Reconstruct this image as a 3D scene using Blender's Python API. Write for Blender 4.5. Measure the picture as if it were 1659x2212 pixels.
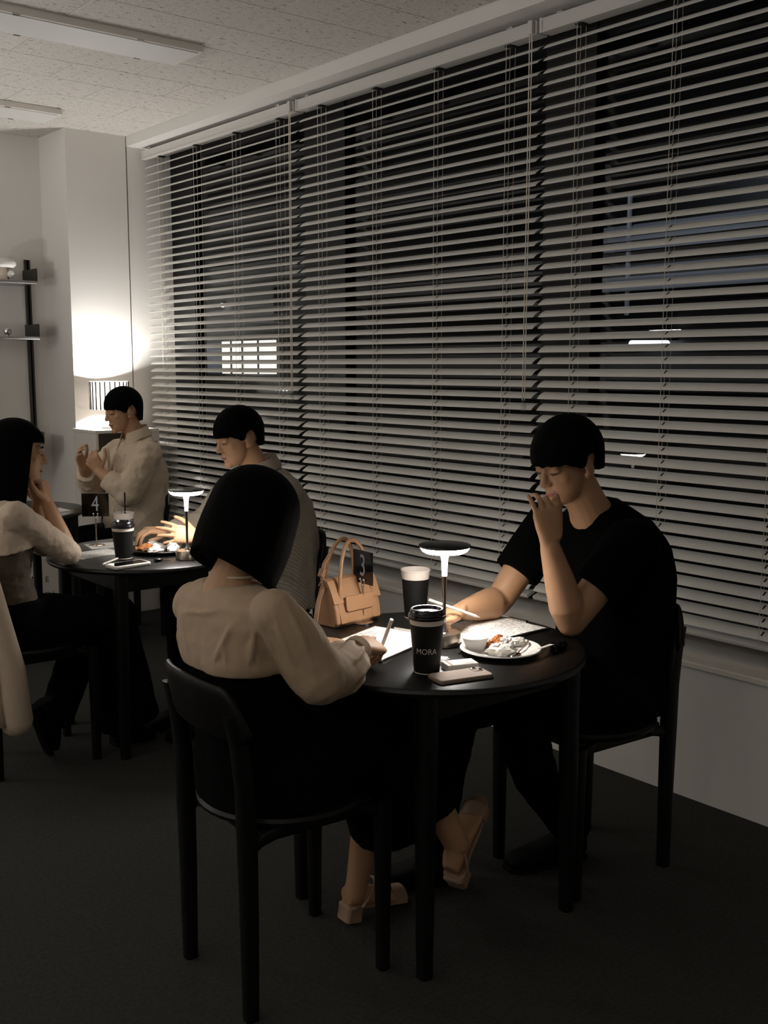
import bpy, bmesh, math, random
from math import sin, cos, pi, radians, sqrt, atan2, tan
from mathutils import Vector, Matrix, Euler, noise

for _o in list(bpy.data.objects):
    bpy.data.objects.remove(_o)
scene = bpy.context.scene
COL = scene.collection
random.seed(7)
V = Vector

# ------------------------------------------------------------------ camera
FPX, PITCH, YAW, CAMH = 2309.3, radians(7.8167), radians(39.381), 1.5
cd = bpy.data.cameras.new('camera')
cd.sensor_fit = 'VERTICAL'
cd.sensor_height = 36.0
cd.lens = 36.0 * FPX / 2212.0
cd.clip_start = 0.02
cam = bpy.data.objects.new('camera', cd)
cam.location = (0, 0, CAMH)
cam.rotation_euler = (pi / 2 - PITCH, 0, -YAW)
COL.objects.link(cam)
scene.camera = cam

# ------------------------------------------------------------------ world (night sky)
world = bpy.data.worlds.new('night_sky')
scene.world = world
world.use_nodes = True
bg = world.node_tree.nodes['Background']
bg.inputs[0].default_value = (0.30, 0.36, 0.48, 1)
bg.inputs[1].default_value = 0.004

# ------------------------------------------------------------------ exposure
vs = scene.view_settings
scene.display_settings.display_device = 'sRGB'
vs.view_transform = 'Standard'
vs.look = 'None'
vs.exposure = 0.0
vs.gamma = 1.0
vs.use_curve_mapping = False


# ------------------------------------------------------------------ the room's further lamps (behind and left of the camera) and added near fill lights
def light(name, kind, loc, energy, color, size=0.3, rot=None):
    d = bpy.data.lights.new(name, kind)
    d.energy = energy
    d.color = color
    if kind == 'AREA':
        d.shape = 'DISK'
        d.size = size
    else:
        d.shadow_soft_size = size
    o = bpy.data.objects.new(name, d)
    o.location = loc
    if rot:
        o.rotation_euler = rot
    COL.objects.link(o)
    return o


WARM = (1.0, 0.988, 0.97)
light('uplighter', 'AREA', (0.6, 5.3, 1.30), 15.0, WARM, 0.3, (pi, 0, 0))
light('uplighter_left', 'AREA', (-2.2, 3.2, 1.30), 60.0, WARM, 0.3, (pi, 0, 0))
light('side_lamp', 'POINT', (-0.7, 5.5, 1.85), 27.0, WARM, 0.14)
light('near_fill', 'POINT', (-1.9, 1.2, 2.0), 7.0, WARM, 0.25)  # added fill that lifts the near blinds and the floor
light('near_bounce_fill', 'AREA', (-0.9, 0.7, 1.45), 25.0, WARM, 0.3, (pi, 0, 0))  # added fill, bounced off the ceiling to brighten the blinds

# ------------------------------------------------------------------ pixel -> place
fw0 = V((sin(YAW), cos(YAW), 0)); rtv = V((cos(YAW), -sin(YAW), 0)); up0 = V((0, 0, 1))
fwv = cos(PITCH) * fw0 - sin(PITCH) * up0
upv = sin(PITCH) * fw0 + cos(PITCH) * up0
CP = V((0, 0, CAMH))


def ray(x, y): return fwv * FPX + rtv * (x - 829.5) - upv * (y - 1106)
def onz(x, y, z):
    d = ray(x, y); return CP + d * ((z - CAMH) / d.z)
def onx(x, y, X):
    d = ray(x, y); return CP + d * (X / d.x)
def ony(x, y, Y):
    d = ray(x, y); return CP + d * (Y / d.y)


# ------------------------------------------------------------------ materials
def lin(c):
    return tuple((x / 12.92 if x <= 0.04045 else ((x + 0.055) / 1.055) ** 2.4) for x in (v / 255.0 for v in c))


def mat(name, rgb, rough=0.5, metal=0.0, spec=0.5, var=None, bump=None, emit=None, sheen=0.0, coat=0.0, coords='Object', linear=False):
    """rgb 0-255 sRGB; var=(scale, amount[, stretch]); bump=(scale, strength[, stretch]); emit=(rgb, strength)"""
    m = bpy.data.materials.new(name)
    m.use_nodes = True
    nt = m.node_tree
    b = nt.nodes['Principled BSDF']
    c = rgb if linear else lin(rgb)
    b.inputs['Base Color'].default_value = (*c, 1)
    b.inputs['Roughness'].default_value = rough
    b.inputs['Metallic'].default_value = metal
    b.inputs['Specular IOR Level'].default_value = spec
    b.inputs['Sheen Weight'].default_value = sheen
    b.inputs['Coat Weight'].default_value = coat
    if emit:
        b.inputs['Emission Color'].default_value = (*lin(emit[0]), 1)
        b.inputs['Emission Strength'].default_value = emit[1]
    if var or bump:
        tc = nt.nodes.new('ShaderNodeTexCoord')

    def tex(scale, stretch, detail=4):
        n = nt.nodes.new('ShaderNodeTexNoise')
        n.inputs['Scale'].default_value = scale
        n.inputs['Detail'].default_value = detail
        mp = nt.nodes.new('ShaderNodeMapping')
        mp.inputs['Scale'].default_value = stretch
        nt.links.new(tc.outputs[coords], mp.inputs[0])
        nt.links.new(mp.outputs[0], n.inputs['Vector'])
        return n
    if var:
        n = tex(var[0], var[2] if len(var) > 2 else (1, 1, 1))
        mx = nt.nodes.new('ShaderNodeMix')
        mx.data_type = 'RGBA'
        lo = tuple(max(0, x * (1 - var[1])) for x in c)
        hi = tuple(min(1, x * (1 + var[1])) for x in c)
        mx.inputs[6].default_value = (*lo, 1)
        mx.inputs[7].default_value = (*hi, 1)
        nt.links.new(n.outputs['Fac'], mx.inputs[0])
        nt.links.new(mx.outputs[2], b.inputs['Base Color'])
    if bump:
        n = tex(bump[0], bump[2] if len(bump) > 2 else (1, 1, 1), 6)
        bp = nt.nodes.new('ShaderNodeBump')
        bp.inputs['Strength'].default_value = bump[1]
        bp.inputs['Distance'].default_value = 0.01
        nt.links.new(n.outputs['Fac'], bp.inputs['Height'])
        nt.links.new(bp.outputs[0], b.inputs['Normal'])
    return m


MT = {}
MT['wall'] = mat('painted_wall', (222, 218, 212), 0.85, var=(6, 0.02), bump=(180, 0.06))
MT['trim'] = mat('white_trim', (226, 219, 210), 0.6)
MT['slat'] = mat('blind_slat', (232, 229, 223), 0.5, bump=(30, 0.02))
MT['header'] = mat('blind_header', (205, 201, 195), 0.35)
MT['cord'] = mat('blind_cord', (225, 215, 200), 0.8)
MT['hole'] = mat('route_hole', (20, 20, 20), 0.9)
MT['frame'] = mat('dark_window_frame', (9, 9, 10), 0.5)
MT['carpet'] = mat('carpet', (58, 57, 54), 0.97, spec=0.1, var=(90, 0.55), bump=(260, 0.5))
MT['black'] = mat('black_lacquered_wood', (9, 9, 8), 0.45, spec=0.28, bump=(60, 0.015, (1, 1, 0.15)))
MT['tabletop'] = mat('black_tabletop', (12, 11, 10), 0.36, spec=0.45, var=(5, 0.25))
MT['steel'] = mat('brushed_steel', (170, 160, 148), 0.28, 1.0, bump=(300, 0.03, (1, 1, 0.02)))
MT['chrome'] = mat('chrome', (205, 202, 198), 0.08, 1.0)
MT['dark_metal'] = mat('dark_metal', (58, 55, 51), 0.4, 0.6)
MT['alu'] = mat('aluminium', (150, 148, 145), 0.32, 0.85)
MT['lampblack'] = mat('lamp_top_black', (30, 29, 27), 0.15, 0.3)
MT['paper'] = mat('white_paper', (236, 233, 228), 0.8)
MT['cup'] = mat('black_paper_cup', (18, 18, 17), 0.55, spec=0.3)
MT['lid'] = mat('black_plastic_lid', (14, 14, 14), 0.22)
MT['cupwhite'] = mat('white_paper_rim', (228, 216, 206), 0.6)
MT['china'] = mat('white_china', (235, 232, 228), 0.15)
MT['logo'] = mat('silver_logo', (226, 216, 205), 0.5)
MT['print'] = mat('grey_print', (150, 156, 166), 0.6)
MT['ink'] = mat('dark_ink', (70, 66, 62), 0.8)
MT['sign'] = mat('gloss_black_acrylic', (10, 10, 10), 0.06)
MT['leather'] = mat('tan_leather', (172, 130, 96), 0.36, bump=(140, 0.05))
MT['leather_edge'] = mat('tan_leather_edge', (150, 104, 70), 0.45)
MT['skin'] = mat('skin', (190, 148, 114), 0.5, spec=0.4, var=(30, 0.06))
MT['skin_m'] = mat('skin_tan', (168, 128, 96), 0.5, spec=0.4, var=(30, 0.06))
MT['nail'] = mat('nail', (225, 180, 160), 0.25)
MT['hair'] = mat('black_hair', (3, 3, 3), 0.7, spec=0.04, bump=(120, 0.15, (1, 1, 0.06)))
MT['eye'] = mat('eye_lash', (24, 18, 16), 0.5)
MT['lip'] = mat('lip', (150, 84, 74), 0.5)
MT['tee'] = mat('black_jersey', (4, 4, 4), 0.95, spec=0.05, bump=(220, 0.15))
MT['blackcloth'] = mat('black_cloth', (5, 5, 5), 0.95, spec=0.08, bump=(160, 0.2))
MT['denim'] = mat('dark_trousers', (7, 8, 9), 0.95, spec=0.08, bump=(200, 0.2))
MT['blouse'] = mat('cream_blouse', (178, 154, 128), 0.8, sheen=0.05, bump=(11, 0.55, (1, 1, 0.35)))
MT['beige_shirt'] = mat('beige_shirt', (205, 186, 162), 0.85, bump=(240, 0.15))
MT['cardigan'] = mat('cream_cardigan', (208, 188, 166), 0.9, sheen=0.2, bump=(300, 0.2))
MT['knit'] = mat('grey_brown_top', (92, 80, 68), 0.9, bump=(200, 0.25, (1, 1, 6)))
MT['coat'] = mat('cream_coat', (196, 176, 154), 0.9, bump=(240, 0.2))
MT['sandal'] = mat('beige_sandal_leather', (160, 130, 108), 0.5)
MT['shoe'] = mat('black_shoe_leather', (5, 5, 5), 0.7, spec=0.15)
MT['white_box'] = mat('white_laminate', (214, 208, 200), 0.6)
MT['dark_inside'] = mat('grey_laminate', (120, 114, 106), 0.7)
MT['pen'] = mat('white_pen', (230, 224, 215), 0.3)
MT['bread'] = mat('brown_wrapper', (176, 112, 62), 0.35, bump=(60, 0.3))
MT['foil'] = mat('silver_wrapper', (215, 210, 205), 0.3, 0.3, bump=(50, 0.3))
MT['wrapper'] = mat('white_wrapper', (228, 222, 214), 0.4, bump=(50, 0.25))
MT['bracelet'] = mat('white_bracelet', (232, 228, 222), 0.3)
MT['screen'] = mat('black_phone_glass', (8, 8, 10), 0.05)
MT['phoneback'] = mat('champagne_phone_back', (226, 208, 196), 0.16)
MT['phonecase'] = mat('clear_grey_case', (150, 132, 118), 0.15, 0.2)
MT['pearl'] = mat('pale_necklace', (214, 196, 170), 0.4)


def striped_mat():
    m = mat('grey_striped_shirt', (150, 140, 126), 0.85, bump=(260, 0.12))
    nt = m.node_tree
    b = nt.nodes['Principled BSDF']
    tc = nt.nodes.new('ShaderNodeTexCoord')
    w = nt.nodes.new('ShaderNodeTexWave')
    w.inputs['Scale'].default_value = 34
    w.inputs['Distortion'].default_value = 1.2
    w.bands_direction = 'DIAGONAL'
    mx = nt.nodes.new('ShaderNodeMix'); mx.data_type = 'RGBA'
    mx.inputs[6].default_value = (*lin((166, 154, 138)), 1)
    mx.inputs[7].default_value = (*lin((138, 130, 118)), 1)
    nt.links.new(tc.outputs['Object'], w.inputs[0])
    nt.links.new(w.outputs['Fac'], mx.inputs[0])
    nt.links.new(mx.outputs[2], b.inputs['Base Color'])
    return m


MT['stripe'] = striped_mat()


def printed_mat(name, sx=90, sy=170, ink=(150, 146, 142), dens=0.5):
    """a paper sheet with rows of small print (flat print)"""
    m = mat(name, (240, 237, 232), 0.75)
    nt = m.node_tree
    b = nt.nodes['Principled BSDF']
    tc = nt.nodes.new('ShaderNodeTexCoord')
    mp = nt.nodes.new('ShaderNodeMapping'); mp.inputs['Scale'].default_value = (sx, sy, 1)
    n = nt.nodes.new('ShaderNodeTexNoise'); n.inputs['Scale'].default_value = 1.0; n.inputs['Detail'].default_value = 3
    w = nt.nodes.new('ShaderNodeTexWave'); w.bands_direction = 'Y'; w.inputs['Scale'].default_value = 0.31 * sy; w.inputs['Distortion'].default_value = 0
    blk = nt.nodes.new('ShaderNodeTexNoise'); blk.inputs['Scale'].default_value = 13
    def th(src, t):
        k = nt.nodes.new('ShaderNodeMath'); k.operation = 'GREATER_THAN'; k.inputs[1].default_value = t
        nt.links.new(src, k.inputs[0]); return k.outputs[0]
    def mul(a, c):
        k = nt.nodes.new('ShaderNodeMath'); k.operation = 'MULTIPLY'
        nt.links.new(a, k.inputs[0]); nt.links.new(c, k.inputs[1]); return k.outputs[0]
    nt.links.new(tc.outputs['Object'], mp.inputs[0])
    nt.links.new(mp.outputs[0], n.inputs['Vector'])
    nt.links.new(tc.outputs['Object'], w.inputs['Vector'])
    nt.links.new(tc.outputs['Object'], blk.inputs['Vector'])
    f = mul(mul(th(n.outputs['Fac'], dens), th(w.outputs['Fac'], 0.55)), th(blk.outputs['Fac'], 0.47))
    mx = nt.nodes.new('ShaderNodeMix'); mx.data_type = 'RGBA'
    mx.inputs[6].default_value = (*lin((240, 237, 232)), 1)
    mx.inputs[7].default_value = (*lin(ink), 1)
    nt.links.new(f, mx.inputs[0])
    nt.links.new(mx.outputs[2], b.inputs['Base Color'])
    return m


MT['menu'] = printed_mat('printed_sheet')


def glass_mat(name, tint=(0.9, 0.92, 0.95), ior=1.45, rough=0.0):
    m = bpy.data.materials.new(name); m.use_nodes = True
    nt = m.node_tree; nt.nodes.clear()
    out = nt.nodes.new('ShaderNodeOutputMaterial')
    mix = nt.nodes.new('ShaderNodeMixShader')
    fr = nt.nodes.new('ShaderNodeFresnel')
    ge = nt.nodes.new('ShaderNodeNewGeometry')
    mi_ = nt.nodes.new('ShaderNodeMix'); mi_.data_type = 'FLOAT'
    mi_.inputs[2].default_value = ior; mi_.inputs[3].default_value = 1.0 / ior
    nt.links.new(ge.outputs['Backfacing'], mi_.inputs[0]); nt.links.new(mi_.outputs[0], fr.inputs[0])
    tr = nt.nodes.new('ShaderNodeBsdfTransparent'); tr.inputs[0].default_value = (*tint, 1)
    gl = nt.nodes.new('ShaderNodeBsdfGlossy'); gl.inputs['Roughness'].default_value = rough
    nt.links.new(fr.outputs[0], mix.inputs[0]); nt.links.new(tr.outputs[0], mix.inputs[1]); nt.links.new(gl.outputs[0], mix.inputs[2])
    nt.links.new(mix.outputs[0], out.inputs[0])
    return m


MT['glass'] = glass_mat('window_glass', ior=1.3)
MT['clear'] = glass_mat('clear_plastic', (0.86, 0.86, 0.86), 1.4, 0.05)


def emit_mat(name, rgb, strength):
    m = bpy.data.materials.new(name); m.use_nodes = True
    nt = m.node_tree; nt.nodes.clear()
    out = nt.nodes.new('ShaderNodeOutputMaterial')
    e = nt.nodes.new('ShaderNodeEmission'); e.inputs[0].default_value = (*lin(rgb), 1); e.inputs[1].default_value = strength
    nt.links.new(e.outputs[0], out.inputs[0])
    return m


def ceiling_mat():
    m = mat('mineral_fibre_tile', (206, 198, 188), 0.92)
    nt = m.node_tree; b = nt.nodes['Principled BSDF']
    tc = nt.nodes.new('ShaderNodeTexCoord')
    oi = nt.nodes.new('ShaderNodeObjectInfo')
    ad = nt.nodes.new('ShaderNodeVectorMath'); ad.operation = 'ADD'
    nt.links.new(tc.outputs['Object'], ad.inputs[0]); nt.links.new(oi.outputs['Location'], ad.inputs[1])
    mp = nt.nodes.new('ShaderNodeMapping'); mp.inputs['Scale'].default_value = (16, 46, 16)
    n = nt.nodes.new('ShaderNodeTexNoise'); n.inputs['Scale'].default_value = 1.6; n.inputs['Detail'].default_value = 5; n.inputs['Roughness'].default_value = 0.7
    n2 = nt.nodes.new('ShaderNodeTexNoise'); n2.inputs['Scale'].default_value = 140
    nt.links.new(ad.outputs[0], mp.inputs[0]); nt.links.new(mp.outputs[0], n.inputs['Vector']); nt.links.new(ad.outputs[0], n2.inputs['Vector'])
    cr = nt.nodes.new('ShaderNodeValToRGB')
    cr.color_ramp.elements[0].position = 0.33; cr.color_ramp.elements[0].color = (*lin((84, 78, 70)), 1)
    cr.color_ramp.elements[1].position = 0.42; cr.color_ramp.elements[1].color = (*lin((216, 210, 202)), 1)
    nt.links.new(n.outputs['Fac'], cr.inputs[0])
    mx = nt.nodes.new('ShaderNodeMix'); mx.data_type = 'RGBA'; mx.blend_type = 'MULTIPLY'; mx.inputs[0].default_value = 0.5
    nt.links.new(cr.outputs[0], mx.inputs[6])
    c2 = nt.nodes.new('ShaderNodeValToRGB'); c2.color_ramp.elements[0].position = 0.35; c2.color_ramp.elements[0].color = (.55, .55, .55, 1); c2.color_ramp.elements[1].position = .55
    nt.links.new(n2.outputs['Fac'], c2.inputs[0]); nt.links.new(c2.outputs[0], mx.inputs[7])
    nt.links.new(mx.outputs[2], b.inputs['Base Color'])
    bp = nt.nodes.new('ShaderNodeBump'); bp.inputs['Strength'].default_value = 0.35; bp.inputs['Distance'].default_value = 0.004
    nt.links.new(n.outputs['Fac'], bp.inputs['Height']); nt.links.new(bp.outputs[0], b.inputs['Normal'])
    return m


MT['tile'] = ceiling_mat()


# ------------------------------------------------------------------ mesh building
def frame_for(d, ref=None):
    d = d.normalized()
    r = ref if ref is not None else V((0, 0, 1))
    if abs(d.dot(r.normalized())) > 0.98:
        r = V((1, 0, 0)) if abs(d.x) < 0.9 else V((0, 1, 0))
    x = r.cross(d).normalized()
    y = d.cross(x).normalized()
    return x, y, d


class MB:
    def __init__(s):
        s.v = []; s.f = []; s.m = []

    def add(s, vs_, fs, mi=0):
        b = len(s.v)
        s.v += [V(p) for p in vs_]
        s.f += [tuple(b + i for i in f) for f in fs]
        s.m += [mi] * len(fs)
        return s

    def box(s, c, sz, R=None, mi=0):
        c = V(c); h = V(sz) / 2
        p = [V((x * h.x, y * h.y, z * h.z)) for x in (-1, 1) for y in (-1, 1) for z in (-1, 1)]
        if R is not None:
            p = [R @ q for q in p]
        s.add([c + q for q in p], [(0, 1, 3, 2), (4, 6, 7, 5), (0, 4, 5, 1), (2, 3, 7, 6), (0, 2, 6, 4), (1, 5, 7, 3)], mi)
        return s

    def loft(s, rings, caps=True, mi=0):
        n = len(rings[0]); vs_ = [p for r in rings for p in r]; fs = []
        for i in range(len(rings) - 1):
            for j in range(n):
                a = i * n + j; b = i * n + (j + 1) % n
                fs.append((a, b, b + n, a + n))
        if caps:
            fs.append(tuple(reversed(range(n))))
            k = (len(rings) - 1) * n
            fs.append(tuple(range(k, k + n)))
        return s.add(vs_, fs, mi)

    def tube(s, pts, r, n=12, caps=True, ref=None, mi=0, flat=1.0, round_end=True):
        pts = [V(p) for p in pts]
        rs = r if isinstance(r, (list, tuple)) else [r] * len(pts)
        rings = []
        px = None
        for i, p in enumerate(pts):
            if i == 0: d = pts[1] - pts[0]
            elif i == len(pts) - 1: d = pts[-1] - pts[-2]
            else: d = (pts[i + 1] - p).normalized() + (p - pts[i - 1]).normalized()
            if px is None:
                x, y, d = frame_for(d, ref)
            else:
                d = d.normalized(); x = (px - d * px.dot(d)).normalized(); y = d.cross(x)
            px = x
            def ring(c, rr):
                return [c + x * (cos(2 * pi * k / n) * rr) + y * (sin(2 * pi * k / n) * rr * flat) for k in range(n)]
            if round_end and i == 0:
                for a in (80, 55, 28):
                    rings.append(ring(p - d * (rs[0] * sin(radians(a))), rs[0] * cos(radians(a))))
            rings.append(ring(p, rs[i]))
            if round_end and i == len(pts) - 1:
                for a in (28, 55, 80):
                    rings.append(ring(p + d * (rs[i] * sin(radians(a))), rs[i] * cos(radians(a))))
        return s.loft(rings, caps, mi)

    def lathe(s, prof, n=32, c=(0, 0, 0), mi=0, caps=True):
        c = V(c)
        rings = [[c + V((cos(2 * pi * k / n) * r, sin(2 * pi * k / n) * r, z)) for k in range(n)] for r, z in prof]
        return s.loft(rings, caps, mi)

    def ell(s, c, r, R=None, nu=18, nv=12, mi=0):
        c = V(c); rings = []
        for i in range(1, nv):
            a = -pi / 2 + pi * i / nv
            ring = []
            for k in range(nu):
                b = 2 * pi * k / nu
                q = V((r[0] * cos(a) * cos(b), r[1] * cos(a) * sin(b), r[2] * sin(a)))
                if R is not None: q = R @ q
                ring.append(c + q)
            rings.append(ring)
        q0 = V((0, 0, -r[2])); q1 = V((0, 0, r[2]))
        if R is not None: q0 = R @ q0; q1 = R @ q1
        b = len(s.v)
        s.loft(rings, False, mi)
        s.v += [c + q0, c + q1]
        i0 = len(s.v) - 2; i1 = i0 + 1; k0 = b + (nv - 2) * nu
        for k in range(nu):
            s.f.append((b + (k + 1) % nu, b + k, i0)); s.m.append(mi)
            s.f.append((k0 + k, k0 + (k + 1) % nu, i1)); s.m.append(mi)
        return s

    def rings(s, spec, n=28, mi=0, p=2.0):
        """loft of (super)ellipse rings: spec = [(centre, a_vec, b_vec)]"""
        out = []
        for c, a, b in spec:
            c = V(c); a = V(a); b = V(b); r = []
            for k in range(n):
                t = 2 * pi * k / n; ct, st = cos(t), sin(t)
                if p != 2.0:
                    ct = math.copysign(abs(ct) ** (2 / p), ct); st = math.copysign(abs(st) ** (2 / p), st)
                r.append(c + a * ct + b * st)
            out.append(r)
        return s.loft(out, True, mi)

    def prism(s, outline, z0, z1, T=None, mi=0):
        n = len(outline)
        vs_ = [V((x, y, z0)) for x, y in outline] + [V((x, y, z1)) for x, y in outline]
        if T is not None: vs_ = [T @ q for q in vs_]
        fs = [(i, (i + 1) % n, (i + 1) % n + n, i + n) for i in range(n)] + [tuple(reversed(range(n))), tuple(range(n, 2 * n))]
        return s.add(vs_, fs, mi)

    def obj(s, name, mats, parent=None, origin=None, smooth=True, angle=40, bevel=0, seg=2, remesh=0, smooth_it=0, sub=0, disp=None, fix=True):
        me = bpy.data.meshes.new(name)
        o3 = V(origin) if origin is not None else V((0, 0, 0))
        me.from_pydata([tuple(p - o3) for p in s.v], [], s.f)
        if fix:
            bm = bmesh.new(); bm.from_mesh(me)
            mi = [f.material_index for f in bm.faces]
            bmesh.ops.recalc_face_normals(bm, faces=bm.faces[:]); bm.to_mesh(me); bm.free()
        for m in (mats if isinstance(mats, (list, tuple)) else [mats]):
            me.materials.append(MT[m] if isinstance(m, str) else m)
        if any(s.m):
            me.polygons.foreach_set('material_index', s.m)
        if smooth:
            me.polygons.foreach_set('use_smooth', [True] * len(me.polygons))
            if not remesh and angle < 180:
                me.set_sharp_from_angle(angle=radians(angle))
        me.update()
        o = bpy.data.objects.new(name, me)
        COL.objects.link(o)
        if parent is not None: o.parent = parent
        elif origin is not None: o.location = o3
        if bevel:
            md = o.modifiers.new('bevel', 'BEVEL'); md.width = bevel; md.segments = seg; md.limit_method = 'ANGLE'; md.angle_limit = radians(40)
        if remesh:
            md = o.modifiers.new('remesh', 'REMESH'); md.mode = 'VOXEL'; md.voxel_size = remesh; md.use_smooth_shade = True
        if smooth_it:
            md = o.modifiers.new('smooth', 'SMOOTH'); md.factor = 0.5; md.iterations = smooth_it
        if sub:
            md = o.modifiers.new('sub', 'SUBSURF'); md.levels = sub; md.render_levels = sub
        if disp:
            t = bpy.data.textures.new(name + '_folds', 'CLOUDS'); t.noise_scale = disp[0]; t.noise_depth = 2
            md = o.modifiers.new('folds', 'DISPLACE'); md.texture = t; md.strength = disp[1]; md.mid_level = 0.5
            md.texture_coords = 'LOCAL'
        return o


def empty(name, loc, label, cat, group=None, rotz=0.0):
    o = bpy.data.objects.new(name, None)
    o.empty_display_size = 0.1
    COL.objects.link(o)
    o.location = loc; o.rotation_euler = (0, 0, rotz)
    return tag(o, label, cat, group)


def tag(o, label, cat, group=None):
    o['label'] = label; o['category'] = cat
    if group: o['group'] = group
    return o


def struct(o, label, cat):
    o['kind'] = 'structure'; o['label'] = label; o['category'] = cat
    return o


def copy_tree(o, parent=None):
    c = o.copy(); COL.objects.link(c)
    if parent is not None: c.parent = parent
    for ch in list(o.children):
        copy_tree(ch, c)
    return c


def text_mesh(body, size, extrude=0.0, align='CENTER', sx=1.0):
    cu = bpy.data.curves.new('lettering', 'FONT')
    cu.body = body; cu.size = size; cu.extrude = extrude; cu.align_x = align; cu.align_y = 'CENTER'; cu.resolution_u = 4
    ob = bpy.data.objects.new('lettering', cu); COL.objects.link(ob)
    dg = bpy.context.evaluated_depsgraph_get(); dg.update()
    me = bpy.data.meshes.new_from_object(ob.evaluated_get(dg))
    vs_ = [V((p.co.x * sx, p.co.y, p.co.z)) for p in me.vertices]
    fs = [tuple(p.vertices) for p in me.polygons]
    bpy.data.objects.remove(ob); bpy.data.curves.remove(cu); bpy.data.meshes.remove(me)
    return vs_, fs

# ================================================================== the setting
WX, WALLY, CEIL = 3.088, 6.64, 2.887
COLX, COLY = 2.695, 6.25
XMIN, YMIN = -3.6, -2.6

struct(MB().box(((XMIN + 3.6) / 2, 2.2, -0.03), (7.4, 9.8, 0.06)).obj('floor', 'carpet', smooth=False), 'dark grey low pile carpet floor under the tables', 'floor')
struct(MB().box((-0.25, WALLY + 0.05, 1.45), (6.8, 0.1, 3.0)).obj('wall_back', 'wall', smooth=False), 'pale plaster wall behind the wall shelf', 'wall')
struct(MB().box((XMIN - 0.05, 2.0, 1.45), (0.1, 9.4, 3.0)).obj('wall_left', 'wall', smooth=False), 'pale plaster wall on the left side of the room', 'wall')
struct(MB().box((-0.25, YMIN - 0.05, 1.45), (6.8, 0.1, 3.0)).obj('wall_near', 'wall', smooth=False), 'pale plaster wall behind the viewer', 'wall')

# window wall: parapet, sill, lintel, solid return beyond the window, reveal
w = MB()
w.box((WX + 0.18, 1.83, 0.235), (0.36, 8.86, 0.47))
w.box((WX + 0.18, 1.83, 2.93), (0.36, 8.86, 0.206))
w.box((WX + 0.18, -0.7, 1.65), (0.36, 3.8, 2.36))
struct(w.obj('wall_right', 'wall', smooth=False), 'pale plaster wall around the long window with the blinds', 'wall')
w = MB().box((WX + 0.16, 3.72, 0.48), (0.345, 5.06, 0.022))
struct(w.obj('trim_1', 'trim', smooth=False, bevel=0.004), 'pale window sill ledge under the blinds', 'sill')
w = MB().box(((COLX + WX) / 2 - 0.003, (COLY + WALLY) / 2 + 0.02, 1.45), (WX - COLX - 0.006, WALLY - COLY + 0.04, 2.96))
struct(w.obj('wall_column', 'wall', smooth=False), 'pale square wall column in the far corner beside the blinds', 'column')
w = MB().box((WX + 0.19, (COLY + WALLY) / 2 + 0.025, 1.45), (0.372, WALLY - COLY + 0.04, 2.96))
struct(w.obj('wall_reveal', 'wall', smooth=False), 'narrow pale reveal strip between the column and the blinds', 'wall')

# ceiling: backing slab, tiles with open joints
ceil = MB().box((-0.1, 2.0, CEIL + 0.05), (7.1, 9.4, 0.085)).obj('ceiling', 'dark_metal', smooth=False)
struct(ceil, 'acoustic tile ceiling laid in staggered rows', 'ceiling')
TP = 0.3035
tile_cache = {}


def tile(x0, x1, y0, y1):
    g = 0.0018
    sx, sy = round(x1 - x0 - 2 * g, 4), round(y1 - y0 - 2 * g, 4)
    if sx < 0.02 or sy < 0.02: return
    if (sx, sy) not in tile_cache:
        b = 0.0015
        m = MB(); h0, h1 = 0.0, 0.008
        p = [(-sx / 2 + b, -sy / 2 + b), (sx / 2 - b, -sy / 2 + b), (sx / 2 - b, sy / 2 - b), (-sx / 2 + b, sy / 2 - b)]
        q = [(-sx / 2, -sy / 2), (sx / 2, -sy / 2), (sx / 2, sy / 2), (-sx / 2, sy / 2)]
        m.loft([[V((*k, h0)) for k in p], [V((*k, h0 + b)) for k in q], [V((*k, h1)) for k in q]])
        o = m.obj('ceiling_tile', 'tile', ceil, smooth=False)
        tile_cache[(sx, sy)] = o.data
    else:
        o = bpy.data.objects.new('ceiling_tile', tile_cache[(sx, sy)]); COL.objects.link(o); o.parent = ceil
    o.location = ((x0 + x1) / 2, (y0 + y1) / 2, CEIL)


k0 = -9
for k in range(k0, 10):
    y0 = 3.707 + TP * k; y1 = min(y0 + TP, WALLY)
    if y0 > WALLY - 0.03: break
    off = 2.185 if k % 2 == 0 else 1.8815
    xs = [off + 2 * TP * n for n in range(-4, 4)]
    xs = [x for x in xs if -0.3 < x < WX - 0.02]
    xs = [xs[0] - 2 * TP] + xs + [WX]
    for a, b in zip(xs[:-1], xs[1:]):
        tile(a, b, y0, y1)
w = MB()
w.box(((XMIN - 0.95) / 2, 2.0, CEIL + 0.003), (abs(XMIN) - 0.95, 9.2, 0.006))
w.box((1.1, (YMIN + 0.97) / 2, CEIL + 0.003), (4.0, 0.97 - YMIN, 0.006))
w.obj('tile_field', 'tile', ceil, smooth=False)


def ceiling_light(y0, x1, lab):
    t = empty('ceiling_light', (x1 - 0.63, y0 + 0.1325, CEIL), lab, 'ceiling light', 'switched off ceiling lights')
    MB().box((0, 0, -0.016), (1.26, 0.265, 0.032)).obj('housing', 'trim', t, smooth=False, bevel=0.003)
    MB().box((0, 0, -0.0335), (1.22, 0.235, 0.004)).obj('diffuser', mat('frosted_diffuser', (214, 212, 208), 0.5), t, smooth=False)
    for x, y in ((0.33, -0.128), (0.44, 0.128), (-0.2, -0.128), (-0.1, 0.128)):
        MB().box((x, y, -0.0335), (0.03, 0.012, 0.008)).obj('clip', 'chrome', t, smooth=False, bevel=0.002)


ceiling_light(4.295, 2.505, 'nearer flat ceiling light panel, switched off, at top left')
ceiling_light(5.815, 2.50, 'farther flat ceiling light panel, switched off, before the column')

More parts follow.
